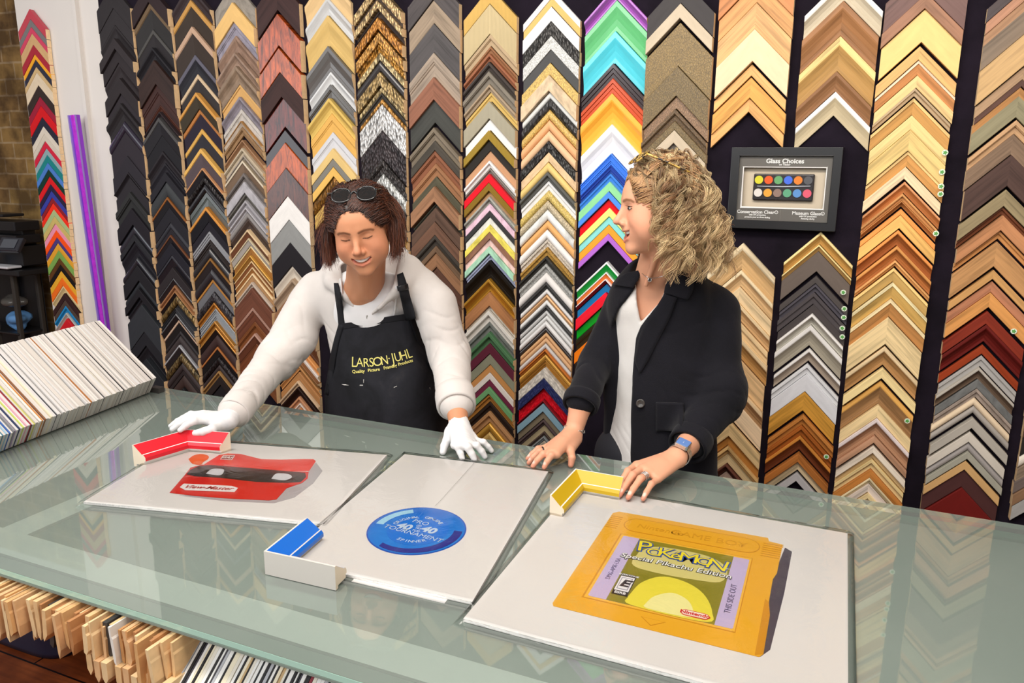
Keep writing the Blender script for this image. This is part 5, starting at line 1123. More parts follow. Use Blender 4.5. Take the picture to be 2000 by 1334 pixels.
def hand(f, wrist, K, T, thumb, g=0., arch=.016, base_r=.0125, palm_up=(0, 0, 1)):
    """palm fanned from the wrist to the four knuckles, each finger three joints, the thumb from the side of the palm"""
    n = np.array(palm_up, float); wrist = np.array(wrist, float)
    for i, k in enumerate(K):
        w0 = wrist + (np.mean(K, 0) - wrist) * .06 + (np.array(k) - np.mean(K, 0)) * .35
        f.add(Cap(w0, k, base_r + .0015 + g, .0093 + g), .014)
    for i in range(3): f.add(Cap((np.array(K[i]) + K[i + 1]) / 2, wrist * .45 + (np.array(K[i]) + K[i + 1]) / 2 * .55, .0085 + g, .011 + g), .012)
    for i in range(4):
        k = np.array(K[i]); t = np.array(T[i]); r = (.0088, .0090, .0086, .0076)[i] + g; a = arch * (1, 1, 1, .8)[i]
        p1 = k + .46 * (t - k) + n * a; p2 = k + .78 * (t - k) + n * a * .62
        f.add(Cap(k, p1, r * 1.04, r * .98), .005); f.add(Cap(p1, p2, r * 1.0, r * .88), .0025); f.add(Cap(p2, t, r * .90, r * .74), .0025)
        f.add(Ell(p1 + n * .0005, (r * 1.04,) * 3), .003)
    th = [np.array(p, float) for p in thumb]
    f.add(Cap(th[0], th[1], .0150 + g, .0112 + g), .013); f.add(Cap(th[1], th[2], .0112 + g, .0096 + g), .006); f.add(Cap(th[2], th[3], .0100 + g, .0078 + g), .003)

def push(S, field, m, it=3):
    """moves the points of strands that dip into a volume back to its surface"""
    P = S.reshape(-1, 3).copy(); hi = field.lo + field.h * (field.n - 1)
    for _ in range(it):
        v = field.val(P); w_ = (v < m) & (P > field.lo).all(1) & (P < hi).all(1)
        if not w_.any(): break
        q = P[w_]; e = field.h; g = np.stack([field.val(q + np.eye(3)[i] * e) - field.val(q - np.eye(3)[i] * e) for i in range(3)], 1); g /= np.linalg.norm(g, axis=1, keepdims=True) + 1e-9
        P[w_] = q + g * (m - v[w_])[:, None]
    return P.reshape(S.shape)
# ---------------------------------------------------------------- the two women
def A3(*p): return np.array(p, float)
UPW = A3(0, 0, 1)
SKIN1 = plain('d8a080', .5, sss=.08, spec=.35, vcol=True, bump=.12, bscale=900, bdist=.0004, name='tanned_skin')
HAIRM = NT('hair_strands'); a_ = HAIRM.n('ShaderNodeVertexColor'); a_.layer_name = 'Col'; HAIRM.l(a_.outputs[0], HAIRM.b.inputs['Base Color'])
HAIRM.b.inputs['Roughness'].default_value = .45; HAIRM.b.inputs['Specular IOR Level'].default_value = .6; HAIRM = HAIRM.m
TEETH = plain('f2efe8', .25, coat=.3, name='teeth'); SILV = plain('d0ccc8', .2, metal=.9, name='silver_jewellery')
def fabric(name, h, scale, sheen=.2, strength=.25, dist=.001, var=.05):
    t = NT(name); c = lin(h); v = t.coords()
    t.l(t.ramp(t.noise(v, 14, 4), [(.3, mul(c, 1 - var)), (.7, mul(c, 1 + var))]), t.b.inputs['Base Color'])
    t.b.inputs['Roughness'].default_value = .85; t.b.inputs['Sheen Weight'].default_value = sheen; t.b.inputs['Specular IOR Level'].default_value = .2
    t.bump(t.noise(v, scale, 3), strength, dist); return t.m
HOOD = fabric('white_fleece', 'cfc8c3', 500); TEE = fabric('white_jersey', 'e2e0e0', 900, 0); COAT = fabric('navy_black_wool', '121118', 420, .07, .6, .0015, .2)
TOP = fabric('off_white_slub_cotton', 'dcd8d4', 260, 0, .35, .001); GLOVE = fabric('white_cotton_glove', 'dedcdc', 1200, .05)
APR = NT('black_apron_cotton'); v_ = APR.coords()
APR.l(APR.ramp(APR.noise(v_, 9, 5, .6, .5), [(.35, lin('17171b')), (.6, lin('26262c')), (.8, lin('3c3a3c'))]), APR.b.inputs['Base Color']); APR.b.inputs['Roughness'].default_value = .8; APR.b.inputs['Specular IOR Level'].default_value = .25
APR.bump(APR.noise(v_, 900, 2), .3, .0006); APR = APR.m
APT = plain('1c1c20', .75, name='apron_binding', spec=.2)

def folds(V, N, seats):
    """cloth creases: seats = (point, axis, reach, wavelength, depth)"""
    d = np.zeros(len(V))
    for i, (p, ax, rch, wl, dep) in enumerate(seats):
        q = V - np.array(p); ax = np.array(ax, float) / np.linalg.norm(ax); s = q @ ax; r2 = (q ** 2).sum(1)
        ph = s / wl * 2 * np.pi + 2.6 * np.sin(q[:, 0] * 33 + i) + 2.4 * np.sin(q[:, 2] * 29 + 2 * i) + 2.2 * np.sin(q[:, 1] * 37 + 1)
        w_ = .55 + .45 * np.sin(q[:, 0] * 41 + q[:, 1] * 47 + q[:, 2] * 23 + i)
        d += .62 * dep * w_ * np.exp(-r2 / rch ** 2) * (1.2 * np.exp(-3.5 * np.abs(np.sin(ph * .5))) * -1 + .5)
    return V + N * d[:, None]
def soft_noise(V, N, amp, freq, seed=0):
    r = np.random.default_rng(seed); d = np.zeros(len(V))
    for _ in range(7):
        k = r.normal(size=3); k = k / np.linalg.norm(k) * freq * r.uniform(.6, 1.6); d += np.sin(V @ k * 2 * np.pi + r.uniform(0, 6))
    return V + N * (amp * d / 4)[:, None]

# ================= the woman in the apron
P1 = empty('person', (-1.3, 2.06, 0), 'dark-haired woman in white hoodie and black apron leaning over counter, white gloves on', 'person')
a26 = math.radians(27)
H1 = Head(pd(707, 447, 2.17), camdir((-.015, math.sin(a26), -math.cos(a26))), camdir((-math.sin(math.radians(7)), -math.cos(math.radians(7)), 0)), .97)
skin = Field((-1.72, 1.58, .93), (-.86, 2.20, H1.c[2] + .15), .0023)
lip1 = face(skin, H1, 1.2, .0075)
nb1 = at(712, 570, 1.998)
skin.add(Cap(H1(0, -.03, -.05), nb1, .053, .060), .03); skin.add(Cap(nb1, at(716, 640, 2.11), .054, .06), .03)
skin.add(Cap(H1(.035, .0, -.08), at(722, 578, 1.945), .012, .010), .02); skin.add(Cap(H1(-.035, .0, -.08), at(704, 580, 1.945), .012, .010), .02)
# arms and torso volumes
Sr, Er, Wr = at(602, 600, 2.03), at(540, 700, 1.90), onz(447, 819, 1.02)
Sl, El, Wl = at(848, 596, 2.05), at(878, 695, 2.03), onz(897, 833, 1.015)
hd = Field((-1.80, 1.52, .86), (-.83, 2.27, 1.52), .0055)
FY = ((0, 1, 0), 1.5)
hd.add(Cap(at(712, 592, 2.05), at(742, 745, 2.07), .150, .150, FY), .05); hd.add(Cap(at(742, 745, 2.07), at(756, 870, 2.08), .150, .176, FY), .05)
hd.add(Cap(at(640, 580, 2.05), at(806, 572, 2.07), .062, .064), .04)
hdT = Field.__new__(Field); hdT.__dict__.update(hd.__dict__); hdT.F = hd.F.copy()
hd.chain([Sr, Er, Wr + (Er - Wr) * .12], [.070, .059, .043], .025); hd.chain([Sl, El, Wl + (El - Wl) * .30], [.069, .058, .050], .025)
hd.add(Cap((Sr + Er) / 2 + A3(.03, 0, -.02), Er + A3(.01, 0, -.01), .052, .050), .03)
hd.chain([at(716, 616, 1.960), at(678, 580, 1.945), at(650, 548, 1.975), at(655, 515, 2.06), at(710, 500, 2.11), at(770, 500, 2.09), at(796, 520, 2.03), at(776, 562, 1.955), at(740, 594, 1.945), at(716, 616, 1.960)], [.010, .016, .026, .032, .034, .036, .034, .022, .013, .010], .010)
hd.add(Cap(at(655, 560, 2.03), at(620, 560, 2.06), .045, .05), .05); hd.add(Cap(at(790, 555, 2.03), at(820, 560, 2.06), .05, .055), .05)
hd2 = Field.__new__(Field); hd2.__dict__.update(hd.__dict__); hd2.F = hd.F.copy()
hd.cutpoly([(664, 520), (672, 560), (690, 590), (713, 616), (721, 616), (748, 590), (768, 560), (778, 505), (720, 480)], 1.5, 2.235, .008, 2.05)
hd.cut(Cap(nb1 + A3(0, -.05, .10), H1(0, -.02, .0), .078, .10), .01)
hd.cut(Cap(H1(0, 0, 0), H1(0, .02, -.09), .090, .062), .01)
V, Q = hd.surf(); V = relax(V, Q, 2); N = normals(V, Q)
V = folds(V, N, [(Er * .3 + Wr * .7, Wr - Er, .12, .045, .016), (Er, Wr - Sr, .10, .055, .012), (El * .75 + Wl * .25, Wl - El, .10, .038, .016), (El, Wl - Sl, .09, .05, .012), ((Sr + Er) / 2, (.6, 0, 1), .12, .07, .008), (at(632, 700, 2.0), (.5, 0, 1), .12, .07, .010), (at(850, 640, 2.0), (-.5, 0, 1), .11, .06, .009)])
V = soft_noise(V, normals(V, Q), .0022, 9, 3)
fastmesh('hoodie', V, Q, HOOD, P1)
# T-shirt in the opening
tee = Field((-1.50, 1.80, 1.08), (-1.10, 2.2, 1.46), .005)
tee.add(Cap(at(714, 600, 2.022), at(720, 622, 2.06), .124, .10, FY), .03); tee.add(Cap(at(655, 570, 2.035), at(780, 568, 2.04), .052, .052), .04)
tee.cut(Ell(at(713, 520, 1.95), (.056, .09, .072)), .006)
V, Q = tee.surf(); V = relax(V, Q, 2); fastmesh('tee_shirt', V, Q, TEE, P1)
# hoodie trim: zip, drawstrings, cuffs
zipp = hd.hit([(717, 640), (718.5, 634)], .003)
zm = plain('8c8880', .3, metal=.8, name='zip_metal')
tube('zip', hd.hit([(717, y) for y in np.linspace(608, 640, 8)], .002), .0022, zm, P1, 6)
tube('drawstring', hd.hit([(665, 545), (667, 570), (672, 600), (677, 630), (683, 636)], .006), .0035, TEE, P1, 8)
tube('drawstring', hd.hit([(774, 560), (773, 590), (770, 612), (768, 630)], .006), .0035, TEE, P1, 8)
def cuff(name, c, ax, r, ln, mat, par, seg=32, wob=.0):
    ax = np.array(ax, float); ax /= np.linalg.norm(ax); u = np.cross(ax, UPW); u /= np.linalg.norm(u); w_ = np.cross(ax, u)
    prof = [(-.5, .94), (-.46, 1.0), (-.2, 1.03), (.1, 1.02), (.4, 1.0), (.5, .97), (.5, .86), (.3, .84), (-.3, .84)]
    V = []; F = []
    for s, k in prof:
        for i in range(seg): a = 2 * math.pi * i / seg; V.append(np.array(c) + ax * s * ln + (u * math.cos(a) + w_ * math.sin(a)) * r * k)
    m = len(prof)
    for j in range(m):
        for i in range(seg): F.append((j * seg + i, j * seg + (i + 1) % seg, ((j + 1) % m) * seg + (i + 1) % seg, ((j + 1) % m) * seg + i))
    return mesh(name, V, F, mat, par, True)
cuff('cuff', Wl + (El - Wl) * .36, Wl - El, .056, .065, HOOD, P1); cuff('cuff', Wr + (Er - Wr) * .17, Wr - Er, .047, .06, HOOD, P1)
# apron
rows_ = [((662, 634), (806, 612)), ((653, 665), (826, 662)), ((645, 700), (845, 706)), ((640, 735), (863, 738)), ((634, 772), (873, 778)), ((636, 812), (878, 815)), ((634, 850), (880, 860)), ((634, 900), (884, 915))]
o, _ = drape('apron', rows_, hdT, .013, APR, P1, 26, .0025)
ap = o
drape('apron_binding', [((662, 633), (806, 611)), ((662, 638.5), (807, 616.5)), ((661.5, 644), (808, 622))], hdT, .0155, APT, ap, 20, .0015)
drape('apron_binding', [((661, 634), (672, 636)), ((652, 665), (662, 667)), ((644, 700), (655, 702)), ((639, 735), (650, 737)), ((633, 770), (641, 772))], hdT, .0155, APT, ap, 4, .0015)
drape('apron_binding', [((796, 618), (808, 612)), ((814, 663), (827, 661)), ((834, 706), (846, 704)), ((852, 738), (864, 736)), ((862, 778), (874, 778))], hdT, .0155, APT, ap, 4, .0015)
drape('apron_strap', [((652, 553), (661, 553)), ((655, 580), (666, 580)), ((659, 610), (671, 610)), ((661, 632), (673, 632)), ((662, 642), (675, 642))], hd2, .013, APT, P1, 4, .0025)
drape('apron_strap', [((775, 537), (787, 532)), ((778, 560), (795, 556)), ((784, 590), (803, 586)), ((793, 626), (812, 622))], hd2, .013, APT, P1, 4, .0025)
bk_, _ = drape('buckle', [((775, 559), (796, 554)), ((777, 569), (798, 565))], hd2, .016, plain('101014', .3, name='buckle_plastic'), P1, 4, .004)
YEL = plain('e8dc7c', .6, name='yellow_screenprint')
for b_, o_, an, s_, sq, bd in (('L', (691.5, 708), -1, 23, 1.25, 0), ('A', (702.5, 708.5), 0, 21, 1.2, 0), ('R', (715, 709), 2, 21, 1.2, 0), ('S', (725.5, 708.5), 4, 21, 1.2, 0), ('O', (737.5, 707), 7, 24, 1.05, 0), ('N', (751, 704.5), 9, 20, 1.25, 0), ('·', (760, 701), 10, 20, 1, .01), ('J', (767.5, 700.5), 12, 21, 1.3, 0), ('U', (777, 698), 14, 20, 1.25, 0), ('H', (788.5, 695), 16, 20, 1.3, 0), ('L', (799.5, 691), 18, 20, 1.35, 0)):
    pxtext(b_, o_, an, s_, hdT, .0170, YEL, ap, sq, bd)
for b_, o_, an in (('Quality', (700, 725.5), 3), ('Picture', (730, 722.5), 7), ('Framing', (762, 716.5), 12), ('Products', (792, 708), 17)):
    pxtext(b_, o_, an, 8.3, hdT, .0170, YEL, ap, 1.05, .02)
SC = plain('b8b4b0', .7, name='chalky_scuff')
for q in ([(667, 750), (709, 751.5), (709, 753.5), (672, 752.5)], [(769, 756), (775, 753.5), (775, 755), (769, 757.5)], [(838, 757), (841, 757), (843, 760), (841, 761)], [(709.5, 741), (710.8, 741), (710.5, 748), (709.5, 748)]):
    P_ = hdT.hit(q, .0165); mesh('scuff_mark', P_, [(0, 1, 2, 3)], SC, ap)
# gloves and wrists
gl = []
def glove(name, wrist, K, T, th, sleeve, rad, arch=.012):
    lo = np.min(np.vstack([K, T, th, [wrist]]), 0) - .03; hi = np.max(np.vstack([K, T, th, [wrist]]), 0) + .03
    f = Field(lo, hi, .0018); hand(f, wrist, K, T, th, .0012, arch, .0155)
    w2 = wrist + (sleeve - wrist) * .12; f.add(Cap(wrist, w2, .026, .0275), .016)
    V, Q = f.surf(); V = relax(V, Q, 1); V = soft_noise(V, normals(V, Q), .0005, 60, 5); fastmesh(name, V, Q, GLOVE, P1)
zt = CZ + .009
Kl = [onz(888, 869, .990), onz(903, 869.5, .994), onz(917, 867.5, .992), onz(930, 861.5, .986)]
Tl = [onz(903, 896, zt), onz(926.5, 897.5, zt), onz(947, 892, zt), onz(960, 880.5, zt)]
thl = [Wl + A3(-.018, -.02, -.012), onz(874, 860, .985), onz(868, 871, .972), onz(865, 883, zt)]
glove('glove', Wl + A3(0, 0, -.005), Kl, Tl, thl, El, .03)
zr = CZ + .062
Kr = [onz(404, 822, zr + .012), onz(398, 817, zr + .018), onz(396, 812, zr + .016), onz(397, 808, zr + .008)]
Tr = [onz(352, 840, zr + .004), onz(337, 838, zr - .002), onz(334, 832, zr - .006), onz(345, 824, zr - .010)]
thr = [Wr + A3(-.012, -.02, -.012), onz(415, 838, zr), onz(398, 843, zr - .004), onz(382, 846, zr - .01)]
glove('glove', Wr, Kr, Tr, thr, Er, .03)
skin.chain([Sl, El, El * .5 + Wl * .5, Wl + A3(0, 0, -.005)], [.055, .042, .036, .0255], .02); skin.chain([Sr, Er, Er * .4 + Wr * .6, Wr], [.055, .042, .034, .024], .02)
skin.add(Cap(at(620, 580, 2.07), at(818, 578, 2.09), .05, .05), .05); skin.add(Cap(at(716, 640, 2.08), (-1.36, 2.12, .95), .07, .08), .05)
V, Q = skin.surf(); V = relax(V, Q, 1); C_ = face_colour(H1, V, 'c98c68', 'b8544c', '6c4028', lip1[0], lip1[1], .8); fastmesh('body', V, Q, SKIN1, P1, True, C_)
# trousers and shoes, behind the counter
def legs(P, x, y, colh, par):
    f = Field((x - .26, y - .18, .03), (x + .26, y + .18, 1.06), .010)
    for s in (-1, 1): f.chain([(x + s * .085, y, .88), (x + s * .095, y, .50), (x + s * .10, y + .02, .08)], [.092, .068, .058], .03)
    f.add(Cap((x - .06, y, .86), (x + .06, y, .86), .085, .085), .04); V, Q = f.surf(); V = relax(V, Q, 2); fastmesh('trousers', V, Q, plain(colh, .8, name='dark_trousers'), par)
    for s in (-1, 1):
        g = Field((x + s * .10 - .07, y - .24, -.005), (x + s * .10 + .07, y + .12, .12), .006); g.add(Ell((x + s * .10, y - .06, .042), (.048, .135, .038)), .02); g.add(Ell((x + s * .10, y + .02, .06), (.04, .05, .05)), .03); V, Q = g.surf(); fastmesh('shoe', V, Q, plain('202022', .5, name='shoe_leather'), par)
legs(P1, -1.36, 2.10, '24262e', P1)
# teeth
def teeth(H, up, lo, par, dz=.0):
    V = []; F = []; n = 15
    f0 = .0030 if H is H1 else 0.
    for j, (zz, yy) in enumerate(((.0022, -.001), (-.001, .0012), (-.0052 - dz, .0012), (-.0070 - dz, -.001))):
        for i in range(n):
            t = i / (n - 1) * 2 - 1; x = t * .0275; y = .0845 - .0125 * t * t + yy - .001 + f0; z = -.0580 + .0070 * t * t + zz * (1 - .55 * abs(t) ** 3); V.append(H(x, y, z))
    for j in range(3):
        for i in range(n - 1): F.append((j * n + i, j * n + i + 1, (j + 1) * n + i + 1, (j + 1) * n + i))
    return mesh('teeth', V, F, TEETH, par, True)
teeth(H1, None, None, P1, .0050)
# earrings
for x in (-1, 1):
    c = H1(x * .083, .000, -.040); ring = [c + H1.R @ A3(0, .007 * math.cos(a), .009 * math.sin(a)) for a in np.linspace(0, 2 * math.pi, 16, endpoint=False)]; tube('earring', ring, .0022, SILV, P1, 6, True)
# hair: scalp cap and combed strands
def hair_cap(H, par, colh, par_name='hair_base', front=.080, g=.004):
    f = Field(H.c - .16, H.c + .16, .004); f.add(H.E((0, -.020, .040), (.076 + g, .096 + g, .083 + g)), .01); f.add(H.E((0, -.055, -.02), (.066, .058, .07)), .03)
    # leave the face free
    f.add(H.E((0, .045, .035), (.058 + g, .042 + g, .045 + g)), .03); f.cut(H.E((0, .110, -.012), (.070, .075, .098)), .008)
    V, Q = f.surf(); V = relax(V, Q, 1); c = np.tile(np.array(lin(colh)), (len(V), 1)); fastmesh(par_name, V, Q, HAIRM, par, True, c); f.V = H.inv(V); return f
cap1 = hair_cap(H1, P1, '24120c')
rg = np.random.default_rng(11)
def strand_mesh(name, paths, r0, taper, cols, par, nseg=4, tip=1., root=1.):
    n, k, _ = paths.shape; rr = np.array(r0).reshape(-1, 1) * np.linspace(1, taper, k)[None]
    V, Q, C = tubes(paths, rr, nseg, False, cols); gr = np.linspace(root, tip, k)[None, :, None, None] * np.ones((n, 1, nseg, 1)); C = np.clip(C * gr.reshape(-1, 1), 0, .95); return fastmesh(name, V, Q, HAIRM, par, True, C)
def spl(K, n):
    """Catmull-Rom on many strands at once: K (m, k, 3)"""
    K = np.concatenate([2 * K[:, :1] - K[:, 1:2], K, 2 * K[:, -1:] - K[:, -2:-1]], 1); m = K.shape[1] - 3; out = []
    for t in np.linspace(0, m - 1e-6, n):
        i = int(t); u = t - i; a, b, c, d = K[:, i], K[:, i + 1], K[:, i + 2], K[:, i + 3]
        out.append(.5 * (2 * b + (-a + c) * u + (2 * a - 5 * b + 4 * c - d) * u * u + (-a + 3 * b - 3 * c + d) * u ** 3))
    return np.stack(out, 1)
down1 = H1.R.T @ A3(0, 0, -1.)            # gravity in the head's own frame
S = []; CC = []; RR = []
for i in range(2100):
    side = 1 if rg.random() < .5 else -1
    y0 = rg.uniform(-.085, .062); x0 = side * abs(rg.normal(0, .016)) + .008; e0 = max(0., 1 - ((y0 + .018) / .102) ** 2)
    z0 = .038 + .088 * math.sqrt(max(.05, e0)) * math.sqrt(max(0, 1 - (x0 / .08) ** 2))
    fr_ = max(0, y0) / .06
    w_ = rg.uniform(.0, .014); back = -.022 * fr_ - rg.uniform(0, .03); bulge = rg.uniform(.006, .034) if side < 0 else rg.uniform(.002, .022)
    p0 = A3(x0, y0, z0); ys = y0 * .62 + back
    p1 = A3(side * (.050 + w_), y0 * .85 + back * .5, .038 + .075 * math.sqrt(max(.1, e0)) - .006)
    p2 = A3(side * (.083 + bulge * .8), ys, .030 + rg.uniform(-.01, .01))
    p3 = p2 + A3(side * .006, 0, 0) + down1 * rg.uniform(.050, .065) + A3(side * rg.normal(.002, .005), rg.normal(0, .006), 0)
    p4 = p3 + down1 * rg.uniform(.034, .075) + A3(side * rg.normal(.000, .007) - side * .004, rg.normal(0, .008), 0)
    S.append([p0, p1, p2, p3, p4]); t = rg.uniform(); c = np.array(lin('28120a')) * (1 - t) + np.array(lin('6c3820')) * t * rg.uniform(.6, 1.1); CC.append(c); RR.append(rg.uniform(.0006, .0014))
for i in range(500):                         # crown and back
    az = rg.uniform(math.pi * 1.02, math.pi * 1.98); x, y = math.cos(az), math.sin(az)
    p0 = A3(x * .02, -.02 + y * .03, .125); p1 = A3(x * .062, -.02 + y * .078, .088); p2 = A3(x * .086, -.02 + y * .102, .025); p3 = p2 + A3(x * .004, y * .002, -.055); p4 = p3 + A3(-x * .004, 0, -.045 - rg.uniform(0, .02))
    S.append([p + rg.normal(0, .003, 3) for p in (p0, p1, p2, p3, p4)]); t = rg.uniform(); CC.append(np.array(lin('301810')) * (1 - t) + np.array(lin('6c3c22')) * t); RR.append(rg.uniform(.0010, .0018))
cv = cap1.V; cv = cv[(cv[:, 1] > -.01) & (cv[:, 2] > np.where(cv[:, 1] > .04, .074 - np.maximum(0, np.abs(cv[:, 0]) - .025) * 1.6, .030))]; cv = cv[rg.permutation(len(cv))[:1700]]
for r in cv:                                 # hair combed from the hairline to both sides
    side = 1 if r[0] > .008 else -1; dy = -.014 - .02 * rg.random()
    p1 = r + A3(side * .024, dy, .004); p2 = A3(side * (.080 + rg.uniform(0, .006)), r[1] * .45 - .012 + dy, .034 + rg.uniform(-.008, .012)); p3 = p2 + down1 * rg.uniform(.05, .065) + A3(side * rg.uniform(0, .014), 0, 0); p4 = p3 + down1 * rg.uniform(.03, .065) + A3(side * rg.normal(.002, .007), rg.normal(0, .006), 0)
    S.append([r, p1, p2, p3, p4]); t = rg.uniform(); CC.append(np.array(lin('24100a')) * (1 - t) + np.array(lin('643018')) * t); RR.append(rg.uniform(.0006, .0012))
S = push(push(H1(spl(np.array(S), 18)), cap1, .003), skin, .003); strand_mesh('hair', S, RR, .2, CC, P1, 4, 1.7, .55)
S = []; CC = []
for i in range(70):                          # flyaway wisps
    side = 1 if rg.random() < .75 else -1; p0 = A3(side * .075, rg.uniform(-.04, .03), rg.uniform(.03, .08)); d = A3(side * rg.uniform(.02, .055), rg.uniform(-.02, .02), rg.uniform(-.03, .03))
    S.append([p0, p0 + d * .6, p0 + d + down1 * .03, p0 + d * 1.3 + down1 * rg.uniform(.04, .07)]); CC.append(lin('6c3a20'))
strand_mesh('hair_wisps', H1(spl(np.array(S), 14)), [.0004] * 70, .5, CC, P1, 3)
# spectacles pushed up on the hair
def glasses(label, centres, u, v, rx, ry, mat, lensm, temple_ends, name='glasses', rt=.0026):
    e = empty(name, np.mean(centres, 0), label, 'glasses'); nn = np.cross(u, v)
    for c in centres:
        ring = [c + u * rx * math.copysign(abs(math.cos(a)) ** .85, math.cos(a)) + v * ry * math.copysign(abs(math.sin(a)) ** .85, math.sin(a)) for a in np.linspace(0, 2 * math.pi, 32, endpoint=False)]
        tube('rim', ring, rt, mat, e, 8, True)
        ctr_ = c; V = [c + nn * .002] + [c + (q - c) * .97 for q in ring]; mesh('lens', V, [(0, i + 1, (i + 1) % 32 + 1) for i in range(32)], lensm, e, True)
    a, b = centres; dd = (b - a) / np.linalg.norm(b - a)
    tube('bridge', smoothpath([a + dd * rx, (a + b) / 2 + v * ry * .35 + nn * .003, b - dd * rx], 8), rt, mat, e, 8)
    for c, s, te in ((a, -1, temple_ends[0]), (b, 1, temple_ends[1])):
        h0 = c + dd * s * rx * 1.02 + v * ry * .45; tube('temple', smoothpath([h0, h0 * .6 + te * .4 + dd * s * .006, te], 10), [.0024] * 10, mat, e, 8)
    return e
LENS = NT('dark_tinted_lens'); LENS.t.nodes.remove(LENS.b); tr = LENS.n('ShaderNodeBsdfTransparent'); tr.inputs['Color'].default_value = (.34, .33, .32, 1); gs = LENS.n('ShaderNodeBsdfGlossy'); gs.inputs['Roughness'].default_value = .03
mx = LENS.n('ShaderNodeMixShader'); mx.inputs[0].default_value = .12; LENS.l(tr.outputs[0], mx.inputs[1]); LENS.l(gs.outputs[0], mx.inputs[2]); LENS.l(mx.outputs[0], LENS.out.inputs[0]); LENS = LENS.m
FRB = plain('141416', .2, coat=.5, name='glossy_black_acetate')
dG = 2.085
u_ = camdir((1, -.075, .02)); vv_ = camdir((.075, -.85, .5)); vv_ = vv_ - u_ * (vv_ @ u_); vv_ /= np.linalg.norm(vv_)
glasses('black-rimmed glasses pushed up on the hair of the dark-haired woman', [pd(666.5, 382, dG), pd(716, 377.5, dG)], u_, vv_, .0250, .0235, FRB, LENS, [H1(-.082, -.01, .06) if False else pd(640, 378, 2.20), pd(748, 368, 2.20)])

# ================= the blonde woman in the dark coat
P2 = empty('person', (-.50, 2.10, 0), 'curly blonde woman in dark coat and white top turned to the left, hands on counter', 'person')
H2 = Head(pd(1286, 406, 2.00), camdir((-.99, .03, -.05)), camdir((-.02, -.985, -.17)), .99)
sk2 = Field((-.74, 1.62, .93), (-.14, 2.36, H2.c[2] + .15), .0023)
lip2 = face(sk2, H2, 1.3, .0120)
nb2 = at(1280, 545, 2.11)
sk2.add(Cap(H2(0, -.028, -.05), nb2, .052, .058), .03)
FY2 = ((.25, .97, 0), 1.45)
sk2.add(Cap(at(1280, 605, 2.142), at(1288, 700, 2.15), .112, .09, ((.25 / 1.0, .968, 0), 1.5)), .04); sk2.add(Cap(at(1244, 588, 2.14), at(1350, 592, 2.16), .040, .040), .05)
sk2.add(Cap(H2(-.04, .0, -.075), at(1262, 556, 2.03), .006, .006), .02)
eyew = plain('e8e4e0', .15, coat=.5, name='eye_white'); iris = plain('30241c', .15, coat=.5, name='eye_iris')
for x in (-1, 1):
    f = Field(H2(x * .031, .072, .0) - .02, H2(x * .031, .072, .0) + .02, .0016); f.add(H2.E((x * .0315, .0722, .0005), (.0105, .0128, .0055)), .001); V, Q = f.surf(); fastmesh('eye', V, Q, eyew, P2)
    f = Field(H2(x * .031, .072, .0) - .02, H2(x * .031, .072, .0) + .02, .0012); f.add(H2.E((x * .031, .0815, .0008), (.0052, .0062, .0048)), .001); V, Q = f.surf(); fastmesh('iris', V, Q, iris, P2)
    lash = np.array([[H2(x * (.022 + .022 * t), .0835 - .010 * t * t, .005 - .003 * t), H2(x * (.023 + .024 * t), .0915 - .010 * t * t, .008 - .002 * t)] for t in np.linspace(0, 1, 12)])
    V, Q, C = tubes(lash, [.0005] * 12, 3, False, [lin('1c120c')] * 12); fastmesh('eyelash', V, Q, HAIRM, P2, True, C)
teeth(H2, None, None, P2, .001)
mo = Field(H2(0, .07, -.067) - .035, H2(0, .07, -.067) + .035, .002); mo.add(H2.E((0, .062, -.068), (.021, .020, .012)), .001); V, Q = mo.surf(); fastmesh('mouth_inside', V, Q, plain('501818', .5, name='mouth_dark'), P2)
# coat
Sr2, Er2, Cr2, Wr2 = at(1222, 596, 2.20), at(1164, 708, 2.12), at(1137, 780, 1.96), onz(1121, 843, 1.005)
Sl2, El2, Cl2, Wl2 = at(1398, 612, 2.16), at(1404, 775, 2.09), at(1352, 858, 1.97), onz(1322, 893, 1.01)
co = Field((-.86, 1.72, .80), (-.06, 2.42, 1.50), .0055)
FY3 = ((.25, .968, 0), 1.62); co.add(Cap(at(1288, 605, 2.12), at(1287, 745, 2.13), .152, .162, FY3), .05); co.add(Cap(at(1287, 745, 2.13), at(1284, 925, 2.13), .162, .182, FY3), .05)
co.add(Cap(at(1236, 590, 2.13), at(1372, 594, 2.17), .062, .066), .04)
co.add(Cap(at(1262, 545, 2.14), at(1330, 545, 2.17), .050, .055), .04)
co.chain([Sl2, El2, Cl2], [.068, .060, .048], .025)
co.add(Cap(El2 + A3(.01, 0, .03), El2 + A3(.0, 0, -.01), .062, .06), .03)
OPEN = [(1252, 500), (1243, 560), (1209, 603), (1190, 654), (1186, 700), (1178, 850), (1186, 960), (1231, 960), (1233, 785), (1238, 700), (1242, 660), (1252, 636), (1290, 588), (1314, 528), (1312, 490)]
co2 = Field.__new__(Field); co2.__dict__.update(co.__dict__); co2.F = co.F.copy()
co.cutpoly(OPEN, 1.5, 2.10, .006, 2.10); co.chain([Sr2, Er2, Cr2], [.060, .048, .044], .02)
co.cut(Cap(nb2 + A3(0, -.02, .03), H2(0, -.02, -.03), .064, .075), .01)
V, Q = co.surf(); V = relax(V, Q, 2); N = normals(V, Q)
V = folds(V, N, [(El2 * .55 + Cl2 * .45, Cl2 - El2, .10, .05, .014), (El2, Cl2 - Sl2, .09, .06, .012), (Er2 * .5 + Cr2 * .5, Cr2 - Er2, .09, .05, .009), (at(1330, 640, 2.0), (.6, 0, 1), .14, .09, .005)])
V = soft_noise(V, normals(V, Q), .0018, 8, 8); fastmesh('coat', V, Q, COAT, P2)
